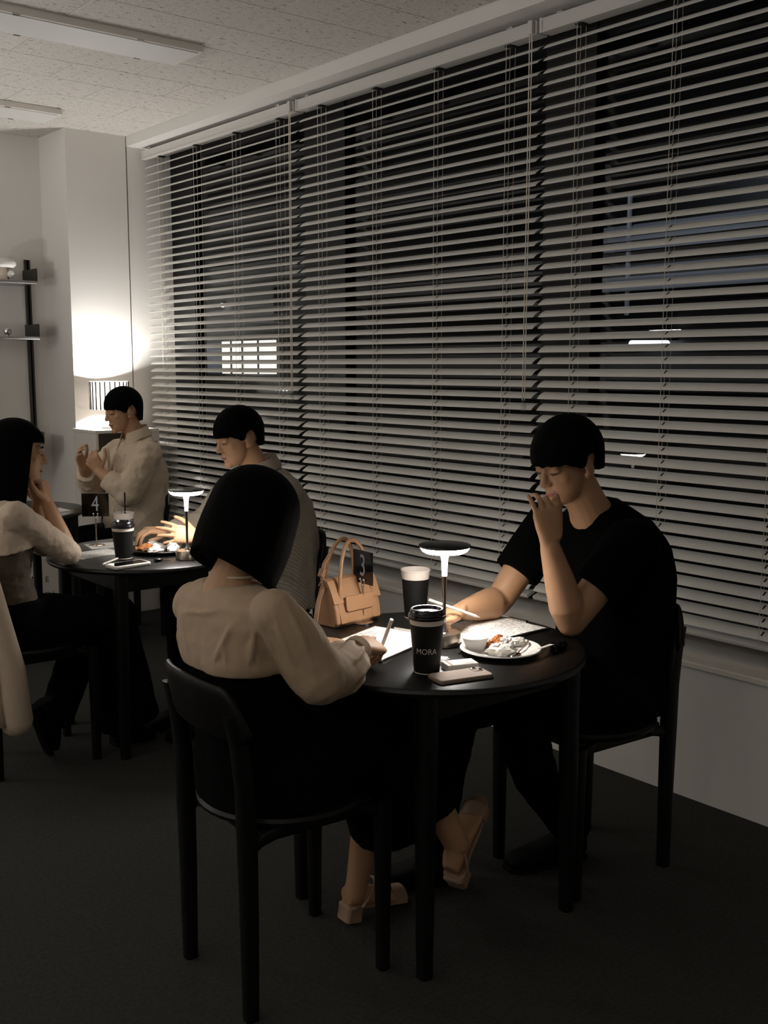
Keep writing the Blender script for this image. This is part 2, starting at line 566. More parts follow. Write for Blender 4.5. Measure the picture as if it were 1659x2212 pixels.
# ------------------------------------------------------------------ window behind the blinds
wf = empty('window_1', (WX + 0.3, 3.7, 0.49), 'long dark night window behind the blinds', 'window')
wf['kind'] = 'structure'
O = wf.location
for a, b in ((5.98, 6.30), (4.44, 4.79), (2.83, 3.09), (1.2, 1.36)):
    MB().box((WX + 0.335, (a + b) / 2, 1.655), (0.07, b - a, 2.33)).obj('post', 'frame', wf, O, smooth=False)
for z in (0.52, 2.80):
    MB().box((WX + 0.335, 3.7, z), (0.06, 5.1, 0.06)).obj('rail', 'frame', wf, O, smooth=False)
for a, b in ((4.79, 5.98), (3.09, 4.44), (1.36, 2.83)):
    MB().box((WX + 0.335, (a + b) / 2, 1.655), (0.004, b - a, 2.25)).obj('pane', 'glass', wf, O, smooth=False)

# ------------------------------------------------------------------ venetian blinds
BX = 3.212
NS, ZT, ZB = 47, 2.712, 0.578


def slat_mesh(length, cords, TILT):
    m = MB(); n = 6; up, lo = [], []
    prof = []
    for i in range(n + 1):
        u = -0.025 + 0.05 * i / n
        c = 0.0035 * (1 - (u / 0.025) ** 2)
        prof.append((u, c))
    pts = prof + [(u, c - 0.0009) for u, c in reversed(prof)]
    R = Matrix.Rotation(-TILT, 3, 'Y')

    def P(u, c, y): return R @ V((u, y, c))
    m.loft([[P(u, c, -length / 2) for u, c in pts], [P(u, c, length / 2) for u, c in pts]])
    for cy in cords:
        m.add([P(-0.008, 0.0037, cy - 0.0035), P(0.012, 0.0035, cy - 0.0035), P(0.012, 0.0035, cy + 0.0035), P(-0.008, 0.0037, cy + 0.0035)], [(0, 1, 2, 3)], 1)
    return m


def blind(y0, y1, cords, lab, tilt):
    yc = (y0 + y1) / 2; L = abs(y1 - y0)
    t = empty('venetian_blind', (BX, yc, 2.78), lab, 'blind', 'white venetian blinds along the window')
    rel = [c - yc for c in cords]
    h = MB()
    h.box((-0.004, 0, 0), (0.062, L, 0.052))
    h.box((-0.036, 0, 0.021), (0.004, L, 0.006))
    h.box((-0.036, 0, -0.023), (0.004, L, 0.006))
    h.obj('head_rail', 'header', t, smooth=False, bevel=0.002)
    MB().box((-0.0355, L / 2 - 0.006, 0), (0.006, 0.012, 0.054)).obj('end_cap', 'header', t, smooth=False)
    for yy in (-L / 2 + 0.14, L / 2 - 0.1):
        MB().box((-0.037, yy, 0.029), (0.008, 0.03, 0.008)).obj('bracket', 'chrome', t, smooth=False, bevel=0.002)
    sl = slat_mesh(L - 0.012, rel, radians(tilt)).obj('slat', ['slat', 'hole'], t, smooth=True, angle=60, fix=False)
    sl.location = (0, 0, ZT - 2.78)
    for k in range(1, NS):
        o = bpy.data.objects.new('slat', sl.data); COL.objects.link(o); o.parent = t
        o.location = (random.uniform(-.0006, .0006), random.uniform(-.0015, .0015), ZT - (ZT - ZB - 0.022) * k / (NS - 1) - 2.78)
        o.rotation_euler = (random.uniform(-.0005, .0005), random.uniform(-.03, .03), 0)
    zb = ZB - 2.78 - 0.012
    b = MB(); R = Matrix.Rotation(-radians(20), 3, 'Y')
    b.box((0, 0, zb), (0.05, L - 0.012, 0.016), R)
    b.obj('bottom_rail', 'header', t, smooth=False, bevel=0.004)
    for c in rel:
        for dx, dy in ((-0.0255, 0), (0.0, 0.004), (0.0255, 0)):
            MB().tube([(dx, c + dy, -0.02), (dx, c + dy, zb)], 0.0011 if dx < 0 else 0.0008, 5, round_end=False).obj('ladder_cord', 'cord', t)
        MB().box((0.0, c, -0.029), (0.04, 0.03, 0.006)).obj('cord_guide', 'hole', t, smooth=False)
    # lift cords with clear plastic tassel at the near end
    for dy in (0.014, 0.026):
        MB().tube([(-0.046, -L / 2 + dy, 0.0), (-0.048, -L / 2 + dy, -0.7), (-0.048, -L / 2 + dy + 0.004, -1.42)], 0.0022, 6, round_end=False).obj('pull_cord', 'cord', t)
    MB().box((-0.047, -L / 2 + 0.02, 0.0), (0.014, 0.022, 0.05)).obj('cord_lock', 'header', t, smooth=False, bevel=0.002)
    MB().lathe([(0.004, 0.0), (0.009, -0.012), (0.011, -0.05), (0.006, -0.052)], 10, (-0.048, -L / 2 + 0.022, -1.41)).obj('tassel', 'clear', t)
    return t


CS = [6.036, 5.609, 5.182, 4.756, 4.392, 3.964, 3.544, 3.12, 2.758, 2.332, 1.903, 1.50]
blind(6.222, 4.582, CS[:4], 'farthest section of white slatted blind, beside the column', 26)
blind(4.562, 2.950, CS[4:8], 'middle section of white slatted blind, behind the seated people', 30)
blind(2.934, 1.310, CS[8:], 'nearest section of white slatted blind, at the right', 32)

# ------------------------------------------------------------------ night outside
MT['facade'] = mat('night_facade', (70, 69, 68), 0.9, var=(0.6, 0.3))
FX = 13.0
bl = empty('building', (FX, 20, -4), 'dim building across the street with one lit window, behind the blinds', 'building')
O = bl.location
MB().box((FX + 1.0, 18, 3), (1.6, 30, 16)).obj('facade', 'facade', bl, O, smooth=False)
litw = emit_mat('lit_window_glow', (255, 243, 222), 1.5)


def outrect(x0, y0, x1, y1, X):
    a = onx(x0, y0, X); b = onx(x1, y1, X)
    return (a.y + b.y) / 2, (a.z + b.z) / 2, abs(a.y - b.y), abs(a.z - b.z)


y, z, wy, hz = outrect(478, 738, 592, 808, FX + 0.1)
wn = MB().box((FX + 0.14, y, z), (0.06, wy, hz)).obj('window', litw, bl, O, smooth=False)
for k in (-0.22, 0.08, 0.3):
    MB().box((FX + 0.1, y + wy * k, z), (0.05, 0.03, hz)).obj('mullion', 'frame', bl, O, smooth=False)
y, z, wy, hz = outrect(446, 742, 472, 806, FX + 0.1)
MB().box((FX + 0.14, y, z), (0.06, wy, hz)).obj('window', emit_mat('dim_window', (200, 210, 225), 0.12), bl, O, smooth=False)
warmb = emit_mat('bulb_glow', (255, 244, 225), 14)
st = empty('string_lights', onx(587, 840, FX + 0.15), 'row of tiny lights on the building outside, low behind the blinds', 'lights')
pts = [onx(552 + 7.8 * k, 837 + 0.4 * k, FX + 0.16) for k in range(11)]
MB().tube(pts, 0.02, 6).obj('cable', 'frame', st, st.location)
for p in pts[1:-1]:
    MB().ell(p + V((-0.03, 0, -0.01)), (0.028, 0.028, 0.028), None, 10, 8).obj('bulb', warmb, st, st.location)


def wall_light(px, py, X, r, m, lab):
    p = onx(px, py, X - 0.1)
    t = empty('outdoor_light', p, lab, 'light')
    MB().ell((0, 0, 0), (r, r, r), None, 10, 8).obj('bulb', m, t)
    MB().lathe([(r * .6, r * .7), (r * .9, r * .9), (r * .5, r * 1.6)], 10).obj('cap', 'frame', t)
    MB().box((0.05, 0, r * 1.3), (0.1, r * .8, r * .8)).obj('arm', 'frame', t, smooth=False)
    return t


FB = FX + 0.2
wall_light(481, 659, FB, 0.05, emit_mat('street_glow', (255, 248, 235), 12), 'small white light outside above the lit window')
wall_light(424, 881, FB, 0.04, emit_mat('orange_glow', (255, 150, 70), 5), 'small orange light outside, low beside the far post')
wall_light(415, 828, FB, 0.035, emit_mat('amber_glow', (255, 205, 140), 2.5), 'small amber light outside, left of the string lights')
# added block with slats imitating bluish glass reflections, plus a tubular lamp
AX = 8.3
MT['reflection_slat'] = mat('pale_reflection_tone', (206, 208, 212), 0.5)  # pale tone standing in for reflections in the window glass
y0a, y1a = onx(1760, 600, AX).y, onx(1283, 600, AX).y
an = empty('added_block', (AX + 0.8, (y0a + y1a) / 2, -4), 'added dark block outside with pale slats imitating window reflections, behind the nearest blind', 'building')
O = an.location
MB().box((AX + 0.8, (y0a + y1a) / 2, -0.7), (1.6, y1a - y0a, 6.6 + 1.0)).obj('wall', 'frame', an, O, smooth=False)
for k in range(7):  # made-up slats in place of the streaks reflected in the glass
    zc = onx(1470, 478 + 22.5 * k, AX - 0.1).z
    MB().box((AX - 0.08, (y0a + y1a) / 2, zc), (0.16, y1a - y0a - 0.1, 0.02), Matrix.Rotation(radians(-20), 3, 'Y')).obj('reflection_slat', 'reflection_slat', an, O, smooth=False)
MB().box((AX - 0.12, y1a - 0.06, onx(1300, 560, AX).z), (0.04, 0.04, 1.1)).obj('reflection_post', 'reflection_slat', an, O, smooth=False)
MB().box((AX - 0.12, y1a - 0.5, onx(1300, 560, AX).z), (0.03, 0.03, 1.1)).obj('reflection_post', 'reflection_slat', an, O, smooth=False)
MB().box((AX - 0.04, (y0a + y1a) / 2, onx(1470, 800, AX).z), (0.1, y1a - y0a, 0.22)).obj('fascia', 'facade', an, O, smooth=False)
a, b = onx(1365, 742, AX - 0.1), onx(1440, 742, AX - 0.1)
t = empty('tube_light', (a + b) / 2, 'white tubular light outside, behind the nearest blind', 'light')
MB().tube([a, b], 0.03, 10).obj('tube', emit_mat('tube_glow', (245, 248, 255), 2.6), t, t.location)
MB().box((a + b) / 2 + V((0.05, 0, 0.045)), (0.1, abs(a.y - b.y) + 0.1, 0.04)).obj('fitting', 'frame', t, t.location, smooth=False)
wall_light(1444, 692, AX, 0.02, emit_mat('white_glow', (255, 250, 240), 4), 'small white light outside, behind the nearest blind')
light('slat_fill', 'POINT', (6.6, 5.6, 3.4), 22.0, (0.86, 0.92, 1.0), 0.1)  # added light to brighten the pale reflection slats
light('facade_fill', 'POINT', (10.5, 17.5, 1.6), 14.0, (1.0, 0.9, 0.75), 0.1)  # added light that turns the far facade dim grey

# ================================================================== wall shelf with its things
sh = empty('wall_shelf', (2.3, WALLY, 1.5), 'wall mounted metal shelf with three tiers on the back wall', 'shelf')
O = sh.location
for dx in (-0.011, 0.011):
    MB().box((2.582 + dx, WALLY - 0.011, 1.42), (0.010, 0.022, 1.45)).obj('upright', 'dark_metal', sh, O, smooth=False)
MB().box((2.582, WALLY - 0.004, 1.42), (0.02, 0.008, 1.45)).obj('upright', 'hole', sh, O, smooth=False)
for z in (1.993, 1.663, 1.01):
    MB().box((2.08, 6.515, z), (0.95, 0.235, 0.018)).obj('shelf_board', 'alu', sh, O, smooth=False, bevel=0.004)
    pr_ = [(6.402, z + 0.009), (6.63, z + 0.009), (6.63, z + 0.085), (6.41, z + 0.085), (6.402, z + 0.077)]
    m = MB()
    m.loft([[V((2.552, a, b)) for a, b in pr_], [V((2.5555, a, b)) for a, b in pr_]])
    m.obj('side_panel', 'dark_metal', sh, O, smooth=False)
# small glass mushroom lamp (off)
t = empty('glass_table_lamp', (2.372, 6.47, 2.002), 'small mushroom shaped opal glass lamp on the top shelf', 'lamp')
MT['opal'] = mat('opal_glass', (222, 219, 214), 0.12, spec=0.6)
MB().lathe([(0.035, 0), (0.036, 0.03), (0.031, 0.07), (0.03, 0.085)], 24).obj('stem', mat('beige_glass', (205, 190, 172), 0.2), t)
MB().lathe([(0.03, 0.075), (0.062, 0.072), (0.078, 0.086), (0.08, 0.1), (0.07, 0.118), (0.045, 0.13), (0.0, 0.134)], 32).obj('glass_dome', 'opal', t)
MB().ell((0.035, -0.035, 0.035), (0.022, 0.022, 0.022)).obj('glass_ball', 'opal', t)
t = empty('chrome_bowl', (2.372, 6.44, 1.672), 'tiny dark chrome footed bowl on the middle shelf', 'bowl')
MB().lathe([(0.012, 0), (0.008, 0.008), (0.02, 0.016), (0.024, 0.032), (0.02, 0.044), (0.017, 0.042), (0.02, 0.032), (0.0, 0.02)], 24).obj('cup', 'chrome', t)
MB().lathe([(0.014, 0), (0.014, 0.004), (0.0, 0.006)], 20).obj('foot', 'alu', t)

# ================================================================== cabinet in the corner with cylinder lamp
cb = empty('cabinet', (2.88, 6.08, 0), 'pale open fronted cabinet standing before the column', 'cabinet')
x0, x1, y0, y1, zt = 2.672, 3.082, 5.918, 6.242, 1.119
O = cb.location
MB().box(((x0 + x1) / 2, (y0 + y1) / 2, zt - 0.009), (x1 - x0, y1 - y0, 0.018)).obj('top', 'white_box', cb, O, smooth=False, bevel=0.001)
for x in (x0 + 0.008, x1 - 0.022):
    MB().box((x if x < 2.8 else x, (y0 + y1) / 2, 0.55), (0.016 if x < 2.8 else 0.044, y1 - y0, 1.10)).obj('side_panel', 'white_box', cb, O, smooth=False)
MB().box(((x0 + x1) / 2, y1 - 0.006, 0.55), (x1 - x0 - 0.02, 0.012, 1.10)).obj('back_panel', 'dark_inside', cb, O, smooth=False)
for z in (0.36, 0.74):
    MB().box(((x0 + x1) / 2, (y0 + y1) / 2 + 0.01, z), (x1 - x0 - 0.03, y1 - y0 - 0.03, 0.016)).obj('shelf_board', 'dark_inside', cb, O, smooth=False)
MB().box(((x0 + x1) / 2, y0 + 0.008, 0.17), (x1 - x0 - 0.02, 0.016, 0.36)).obj('lower_door', 'white_box', cb, O, smooth=False)
MB().lathe([(0.004, -0.002), (0.004, 0.002)], 10, (0, 0, 0)).obj('peg_hole', 'hole', cb).matrix_local = Matrix.Translation(V((x1 - 0.022, y0 - 0.0005, 1.04)) - O) @ Matrix.Rotation(pi / 2, 4, 'X')

lp = empty('cylinder_table_lamp', (2.86, 6.085, zt), 'lit table lamp with ribbed white drum shade on the cabinet', 'lamp')
c = lp.location
zt0 = ony(236, 884, 6.085).z - zt
zt1 = ony(236, 824, 6.085).z - zt
lx = ony(236, 850, 6.085).x - c.x
sm = bpy.data.materials.new('lamp_shade_fabric'); sm.use_nodes = True
nt = sm.node_tree; nt.nodes.clear()
out = nt.nodes.new('ShaderNodeOutputMaterial'); mx = nt.nodes.new('ShaderNodeMixShader'); mx.inputs[0].default_value = 0.10
d1 = nt.nodes.new('ShaderNodeBsdfDiffuse'); d1.inputs[0].default_value = (.8, .76, .7, 1)
d2 = nt.nodes.new('ShaderNodeBsdfTranslucent'); d2.inputs[0].default_value = (.8, .74, .66, 1)
nt.links.new(d1.outputs[0], mx.inputs[1]); nt.links.new(d2.outputs[0], mx.inputs[2]); nt.links.new(mx.outputs[0], out.inputs[0])
RS = 0.112
m = MB(); n = 120
m.loft([[V((lx + cos(2 * pi * k / n) * (RS + 0.003 * cos(2 * pi * k / n * 24)), sin(2 * pi * k / n) * (RS + 0.003 * cos(2 * pi * k / n * 24)), z)) for k in range(n)] for z in (zt0, zt1)], caps=False)
m.obj('shade', sm, lp, angle=180, fix=False)
for k in range(24):
    a = 2 * pi * (k + .5) / 24
    MB().tube([(lx + cos(a) * (RS + 0.002), sin(a) * (RS + 0.002), zt0), (lx + cos(a) * (RS + 0.002), sin(a) * (RS + 0.002), zt1)], 0.004, 6, round_end=False).obj('rib', 'dark_metal', lp)
MB().lathe([(0.055, 0), (0.055, 0.012), (0.012, 0.018), (0.008, 0.03), (0.008, zt0 + 0.03), (0.016, zt0 + 0.04), (0.016, zt0 + 0.075)], 24, (lx, 0, 0)).obj('base', 'alu', lp)
MB().ell((lx, 0, zt1 - 0.062), (0.02, 0.02, 0.024), None, 14, 10).obj('bulb', emit_mat('bulb_white', (255, 240, 224), 40), lp)
lo = light('bulb_light', 'POINT', (c.x + lx, c.y, c.z + zt1 - 0.062), 80.0, (1.0, 0.98, 0.96), 0.027)
# sign board with lettering leaning by the back wall
sb = empty('sign_board', (2.57, 6.45, 0), 'white board with dark lettering on the floor by the back wall', 'sign')
MB().box((0, 0, 0.17), (0.30, 0.014, 0.34)).obj('board', 'white_box', sb, smooth=False, bevel=0.002)
for tx, px_, py_ in (('AN', 69, 1252), ('E', 102, 1252), ('A', 77, 1286), ('EN', 107, 1285)):
    x = ony(px_, py_, 6.44).x - 2.57; z = ony(px_, py_, 6.44).z
    vs_, fs = text_mesh(tx, 0.05, 0.0005)
    m = MB(); m.add([V((x + p.x, -0.0078 - p.z, z + p.y)) for p in vs_], fs)
    m.obj('letter', 'ink', sb, smooth=False, fix=False)


# ================================================================== furniture
def bent_profile():
    pass


def make_chair(loc, rot, lab):
    t = empty('chair', loc, lab, 'chair', 'black wooden cafe chairs', rot)
    # seat: round pan with bullnose rim
    MB().lathe([(0.0, 0.446), (0.15, 0.444), (0.198, 0.447), (0.212, 0.455), (0.214, 0.464), (0.208, 0.472), (0.19, 0.474), (0.1, 0.469), (0.0, 0.467)], 48).obj('seat', 'black', t)
    m = MB()
    for s in (-1, 1):
        m.box((0, 0.135 * s, 0.428), (0.34, 0.024, 0.04))
    m.box((0.13, 0, 0.428), (0.024, 0.28, 0.04)); m.box((-0.14, 0, 0.428), (0.024, 0.28, 0.04))
    m.obj('seat_frame', 'black', t, smooth=False, bevel=0.006)
    def sect(p, a, b, r=0.35, n=16):
        out = []
        for k in range(n):
            u = 2 * pi * k / n; ct, st = cos(u), sin(u)
            out.append(p + a * math.copysign(abs(ct) ** 0.55, ct) + b * math.copysign(abs(st) ** 0.55, st))
        return out
    for s in (-1, 1):
        # front leg
        m = MB()
        m.loft([sect(V((0.186, 0.163 * s, z)), V((w_, 0, 0)), V((0, w_, 0))) for z, w_ in ((0, 0.0155), (0.2, 0.0175), (0.445, 0.02))])
        m.loft([sect(V((x, 0.158 * s, z)), V((0, 0.014, 0)), V((0, 0, 0.014))) for x, z in ((0.186, 0.40), (0.16, 0.425), (0.12, 0.437))])
        m.obj('leg', 'black', t)
        # rear leg rises to the back and leans out
        pts = [(-0.186, 0.0), (-0.186, 0.25), (-0.188, 0.45), (-0.192, 0.56), (-0.204, 0.66), (-0.222, 0.735)]
        m = MB()
        m.loft([sect(V((x, 0.163 * s, z)), V((w_, 0, 0)), V((0, w_, 0))) for (x, z), w_ in zip(pts, (0.017, 0.0195, 0.0215, 0.0205, 0.0195, 0.017))])
        m.loft([sect(V((x, 0.158 * s, z)), V((0, 0.015, 0)), V((0, 0, 0.016))) for x, z in ((-0.186, 0.40), (-0.155, 0.427), (-0.1, 0.44))])
        m.obj('leg', 'black', t)
    # curved back band whose ends flow down into the rear legs
    m = MB(); n = 33; rings = []
    for i in range(n):
        u = -1 + 2 * i / (n - 1)
        yy = u * 0.196
        xx = -0.246 + 0.05 * abs(u) ** 2.4
        top = 0.803 - 0.012 * u * u - 0.095 * max(0, (abs(u) - 0.72) / 0.28) ** 2.2
        bot = 0.668 - 0.004 * u * u - 0.0 * abs(u)
        if abs(u) > 0.93: bot += 0.02 * (abs(u) - 0.93) / 0.07
        th = 0.011
        lean = 0.022
        zc = (top + bot) / 2; hh = (top - bot) / 2
        r = []
        for k in range(14):
            a = 2 * pi * k / 14; ct, st = cos(a), sin(a)
            zz = hh * math.copysign(abs(st) ** 0.5, st)
            r.append(V((xx - lean * (zz / 0.07) * 0.6 + th * math.copysign(abs(ct) ** 0.7, ct), yy, zc + zz)))
        rings.append(r)
    m.loft(rings)
    m.obj('backrest', 'black', t, angle=60)
    return t


def chair_at(src, loc, rot, lab):
    c = copy_tree(src); c.location = loc; c.rotation_euler = (0, 0, rot); c['label'] = lab
    return c


chair0 = make_chair((1.414, 2.115, 0), radians(-4.3), 'nearest black chair, holding the woman in the cream blouse')
chair_at(chair0, (2.425, 2.01, 0), radians(175.5), 'black chair under the man in the black t-shirt, by the window wall')
chair_at(chair0, (2.435, 3.80, 0), radians(177), 'black chair under the person in the striped shirt, behind the handbag')
chair_at(chair0, (2.572, 5.46, 0), radians(180), 'black chair under the person in the beige shirt, near the cabinet')
chair_at(chair0, (1.475, 3.925, 0), radians(-3), 'black chair under the long haired woman at the left edge')


def make_table(loc, lab):
    t = empty('round_table', loc, lab, 'table', 'round black cafe tables')
    R = 0.41
    MB().lathe([(0, 0.722), (R - 0.012, 0.722), (R - 0.003, 0.726), (R, 0.734), (R - 0.003, 0.742), (R - 0.008, 0.745), (0, 0.745)], 96).obj('tabletop', 'tabletop', t)
    m = MB()
    for a in range(4):
        R3 = Matrix.Rotation(pi / 2 * a, 3, 'Z')
        m.box(R3 @ V((0, 0.245, 0.684)), (0.46, 0.02, 0.075), R3)
    m.obj('apron', 'black', t, smooth=False, bevel=0.003)
    for sx in (-1, 1):
        for sy in (-1, 1):
            m = MB(); rings = []
            for z, w_, o_ in ((0, 0.018, 0.262), (0.3, 0.0215, 0.262), (0.722, 0.026, 0.258)):
                r = []
                for k in range(16):
                    u = 2 * pi * k / 16; ct, st = cos(u), sin(u)
                    r.append(V((o_ * sx + w_ * math.copysign(abs(ct) ** .6, ct), o_ * sy + w_ * math.copysign(abs(st) ** .6, st), z)))
                rings.append(r)
            m.loft(rings); m.obj('leg', 'black', t)
    return t


T1 = V((1.903, 2.103, 0)); T2 = V((2.0, 3.945, 0)); T3 = V((1.99, 5.56, 0))
tab = make_table(T1, 'nearest round black table, with the tan handbag on it')
for p, lab in ((T2, 'round black table with number four stand on it'), (T3, 'farthest round black table, before the beige shirt person')):
    c = copy_tree(tab); c.location = p; c['label'] = lab

# ================================================================== things on the tables
TZ = 0.745
RZ = lambda a: Matrix.Rotation(a, 4, 'Z')
diffuser = emit_mat('led_diffuser', (255, 249, 241), 66)
neckshine = emit_mat('neck_reflection', (255, 249, 241), 4)  # emission imitates the diffuser's reflection on the metal neck


def mushroom_lamp(loc, lab):
    t = empty('cordless_table_lamp', loc, lab, 'lamp', 'lit cordless mushroom lamps')
    MB().lathe([(0, 0), (0.043, 0), (0.0455, 0.002), (0.0455, 0.033), (0.0435, 0.0355), (0.012, 0.0365), (0.0, 0.0365)], 48).obj('base', 'steel', t)
    MB().lathe([(0.013, 0.0362), (0.0085, 0.042), (0.006, 0.05), (0.005, 0.065), (0.0048, 0.11), (0.0058, 0.16), (0.0072, 0.19)], 24).obj('stem', 'chrome', t)
    MB().lathe([(0.0072, 0.19), (0.0082, 0.215), (0.0095, 0.238), (0.014, 0.25), (0.022, 0.2555)], 24, caps=False).obj('neck_highlight', neckshine, t)
    MB().lathe([(0.0, 0.2545), (0.054, 0.2555), (0.061, 0.2595), (0.0685, 0.2705), (0.0, 0.2708)], 48).obj('diffuser', diffuser, t)
    MB().lathe([(0.0, 0.271), (0.070, 0.2709), (0.0712, 0.2735), (0.070, 0.2765), (0.06, 0.2785), (0.0, 0.2795)], 48).obj('top_plate', 'lampblack', t)
    return t


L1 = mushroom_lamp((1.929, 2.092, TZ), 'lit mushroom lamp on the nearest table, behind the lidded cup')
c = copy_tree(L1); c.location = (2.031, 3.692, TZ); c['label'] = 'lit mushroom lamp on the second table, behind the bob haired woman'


def curved_text(body, size, r0, r1, h0, h1, zc, ang, sx=1.0):
    vs_, fs = text_mesh(body, size, 0.0)
    m = MB(); out = []
    for p in vs_:
        z = zc + p.y
        r = r0 + (r1 - r0) * (z - h0) / (h1 - h0) + 0.0006
        a = ang + p.x * sx / r
        out.append(V((cos(a) * r, sin(a) * r, z)))
    m.add(out, fs)
    return m


def cup(loc, lab, lid=True, h=0.135, logo=None, dome=False, ang=0):
    t = empty('paper_cup', loc, lab, 'cup', 'black takeaway paper cups')
    rb, rt_ = 0.0315, 0.0435
    hb = h - 0.012 if lid else h - 0.024
    rr = lambda z: rb + (rt_ - rb) * z / h
    MB().lathe([(0.0, 0.004), (rb - 0.003, 0.004), (rb - 0.002, 0.0), (rb + 0.0006, 0.0), (rb + 0.0006, 0.002), (rr(hb), hb), (rr(hb) - 0.001, hb)], 48).obj('cup_body', 'cup', t)
    prof = [(rr(hb) - 0.0006, hb - 0.0005), (rr(h), h), (rr(h) + 0.0018, h + 0.001), (rr(h) + 0.0018, h + 0.004), (rr(h) - 0.001, h + 0.0045), (rr(h) - 0.002, h), (rb, 0.02), (0, 0.02)]
    MB().lathe(prof, 48).obj('white_rim', 'cupwhite', t)
    MB().lathe([(rb + 0.0008, 0.0), (rb + 0.0012, 0.001), (rb + 0.0008, 0.0022)], 40).obj('base_rim', 'cupwhite', t)
    if lid:
        r = rr(h) + 0.0025
        lidp = [(r - 0.002, h + 0.001), (r + 0.001, h + 0.0015), (r + 0.0016, h + 0.006), (r - 0.0005, h + 0.009), (r + 0.0004, h + 0.012), (r - 0.002, h + 0.016), (r - 0.0035, h + 0.017), (r - 0.005, h + 0.024), (r - 0.0065, h + 0.0255), (r - 0.0105, h + 0.025), (r - 0.0125, h + 0.019), (0, h + 0.0175)]
        MB().lathe(lidp, 48).obj('lid', 'lid', t)
        MB().box((cos(ang) * (r - 0.011), sin(ang) * (r - 0.011), h + 0.0255), (0.005, 0.012, 0.0012), Matrix.Rotation(ang, 3, 'Z')).obj('sip_hole', 'hole', t, smooth=False)
    if dome:
        prof = [(0.0445, h + 0.003), (0.045, h + 0.008), (0.042, h + 0.02), (0.034, h + 0.033), (0.022, h + 0.042), (0.012, h + 0.044)]
        MB().lathe(prof, 40, caps=False).obj('dome_lid', 'clear', t)
        MB().tube([(0.006, 0.0, 0.03), (0.01, 0.004, h + 0.09)], 0.0035, 10, round_end=False).obj('straw', 'hole', t)
    if logo:
        m = curved_text(logo, 0.0205, rb, rt_, 0, h, 0.058, ang, 0.92)
        m.obj('logo', 'logo', t, smooth=False, fix=False)
        a2 = ang + 0.33
    return t


toward = lambda p: atan2(-p[1], -p[0])
cA = V((1.722, 1.93, TZ))
cup(cA, 'lidded black paper cup with silver lettering, nearest on the table', logo='MORA', ang=toward(cA) - 0.03)
cB = V((2.083, 2.388, TZ))
cup(cB, 'open black paper cup with white rim beside the handbag', lid=False, h=0.143)
cC = V((1.847, 3.872, TZ))
cup(cC, 'lidded black paper cup on the table with number four', ang=toward(cC), h=0.122)
cD = V((2.05, 4.285, TZ))
cup(cD, 'black paper cup with clear dome lid and dark straw', lid=False, dome=True, h=0.116)


def number_stand(loc, num, ang, lab, w_=0.1, h_=0.098, zb=0.118):
    t = empty('table_number_stand', loc, lab, 'number stand', 'table number stands', ang)
    MB().lathe([(0, 0), (0.0335, 0), (0.034, 0.002), (0.0325, 0.004), (0.006, 0.0052), (0, 0.0052)], 40).obj('base', 'chrome', t)
    MB().tube([(0, 0, 0.004), (0, 0, zb - 0.004)], 0.0032, 12, round_end=False).obj('rod', 'steel', t)
    m = MB()
    m.tube([(0, -0.008, zb + 0.014), (0, -0.009, zb + 0.004), (0, 0, zb - 0.006), (0, 0.009, zb + 0.004), (0, 0.008, zb + 0.014)], 0.0022, 8)
    m.ell((0.003, -0.009, zb + 0.012), (0.0042,) * 3, None, 10, 8).ell((0.003, 0.009, zb + 0.012), (0.0042,) * 3, None, 10, 8).ell((0.002, 0, zb - 0.004), (0.005,) * 3, None, 10, 8)
    m.obj('clip', 'chrome', t)
    MB().box((-0.001, 0, zb + h_ / 2), (0.003, w_, h_)).obj('plate', 'sign', t, smooth=False, bevel=0.001)
    vs_, fs = text_mesh(num, 0.092, 0.0002, sx=0.72)
    MB().add([V((0.0012 + p.z, p.x, zb + h_ * 0.52 + p.y)) for p in vs_], fs).obj('numeral', 'print', t, smooth=False, fix=False)
    return t


number_stand((1.914, 2.43, TZ), '3', radians(176), 'chrome stand with black number three plate before the handbag')
number_stand((1.887, 4.21, TZ), '4', radians(236), 'chrome stand with black number four plate on second table', w_=0.112, h_=0.098, zb=0.125)


def clip_sheet(cx, cy, rot, L, W_, lab, board=True):
    t = empty('menu_sheet', (cx, cy, TZ), lab, 'paper', 'printed sheets on the tables', rot)
    z = 0.0
    if board:
        MB().box((0, 0, 0.002), (L + 0.022, W_ + 0.016, 0.004)).obj('board', 'sign', t, smooth=False, bevel=0.001); z = 0.004
    MB().box((0, 0, z + 0.0006), (L, W_, 0.0012)).obj('sheet', 'menu', t, smooth=False)
    for x, y, tx, s in ((L * 0.3, W_ * 0.36, 'MENU', 0.016), (-L * 0.22, W_ * 0.36, 'ORDER', 0.012)):
        pass
    if board:
        MB().box((L / 2 - 0.002, 0, 0.009), (0.012, 0.07, 0.008)).obj('clip', 'chrome', t, smooth=False, bevel=0.002)
    return t


clip_sheet(1.795, 2.212, radians(19), 0.295, 0.205, 'bright printed sheet under the bob haired woman\'s hands')
clip_sheet(2.118, 2.132, radians(1.5), 0.30, 0.212, 'printed sheet before the man in the black t-shirt')
clip_sheet(1.795, 4.03, radians(8), 0.21, 0.15, 'cream printed sheet beside the number four stand', False)
clip_sheet(1.95, 4.19, radians(-10), 0.21, 0.13, 'pale sheet at the far side of the number four table', False)
clip_sheet(2.15, 5.40, radians(0), 0.21, 0.15, 'pale sheet on the farthest table', False)


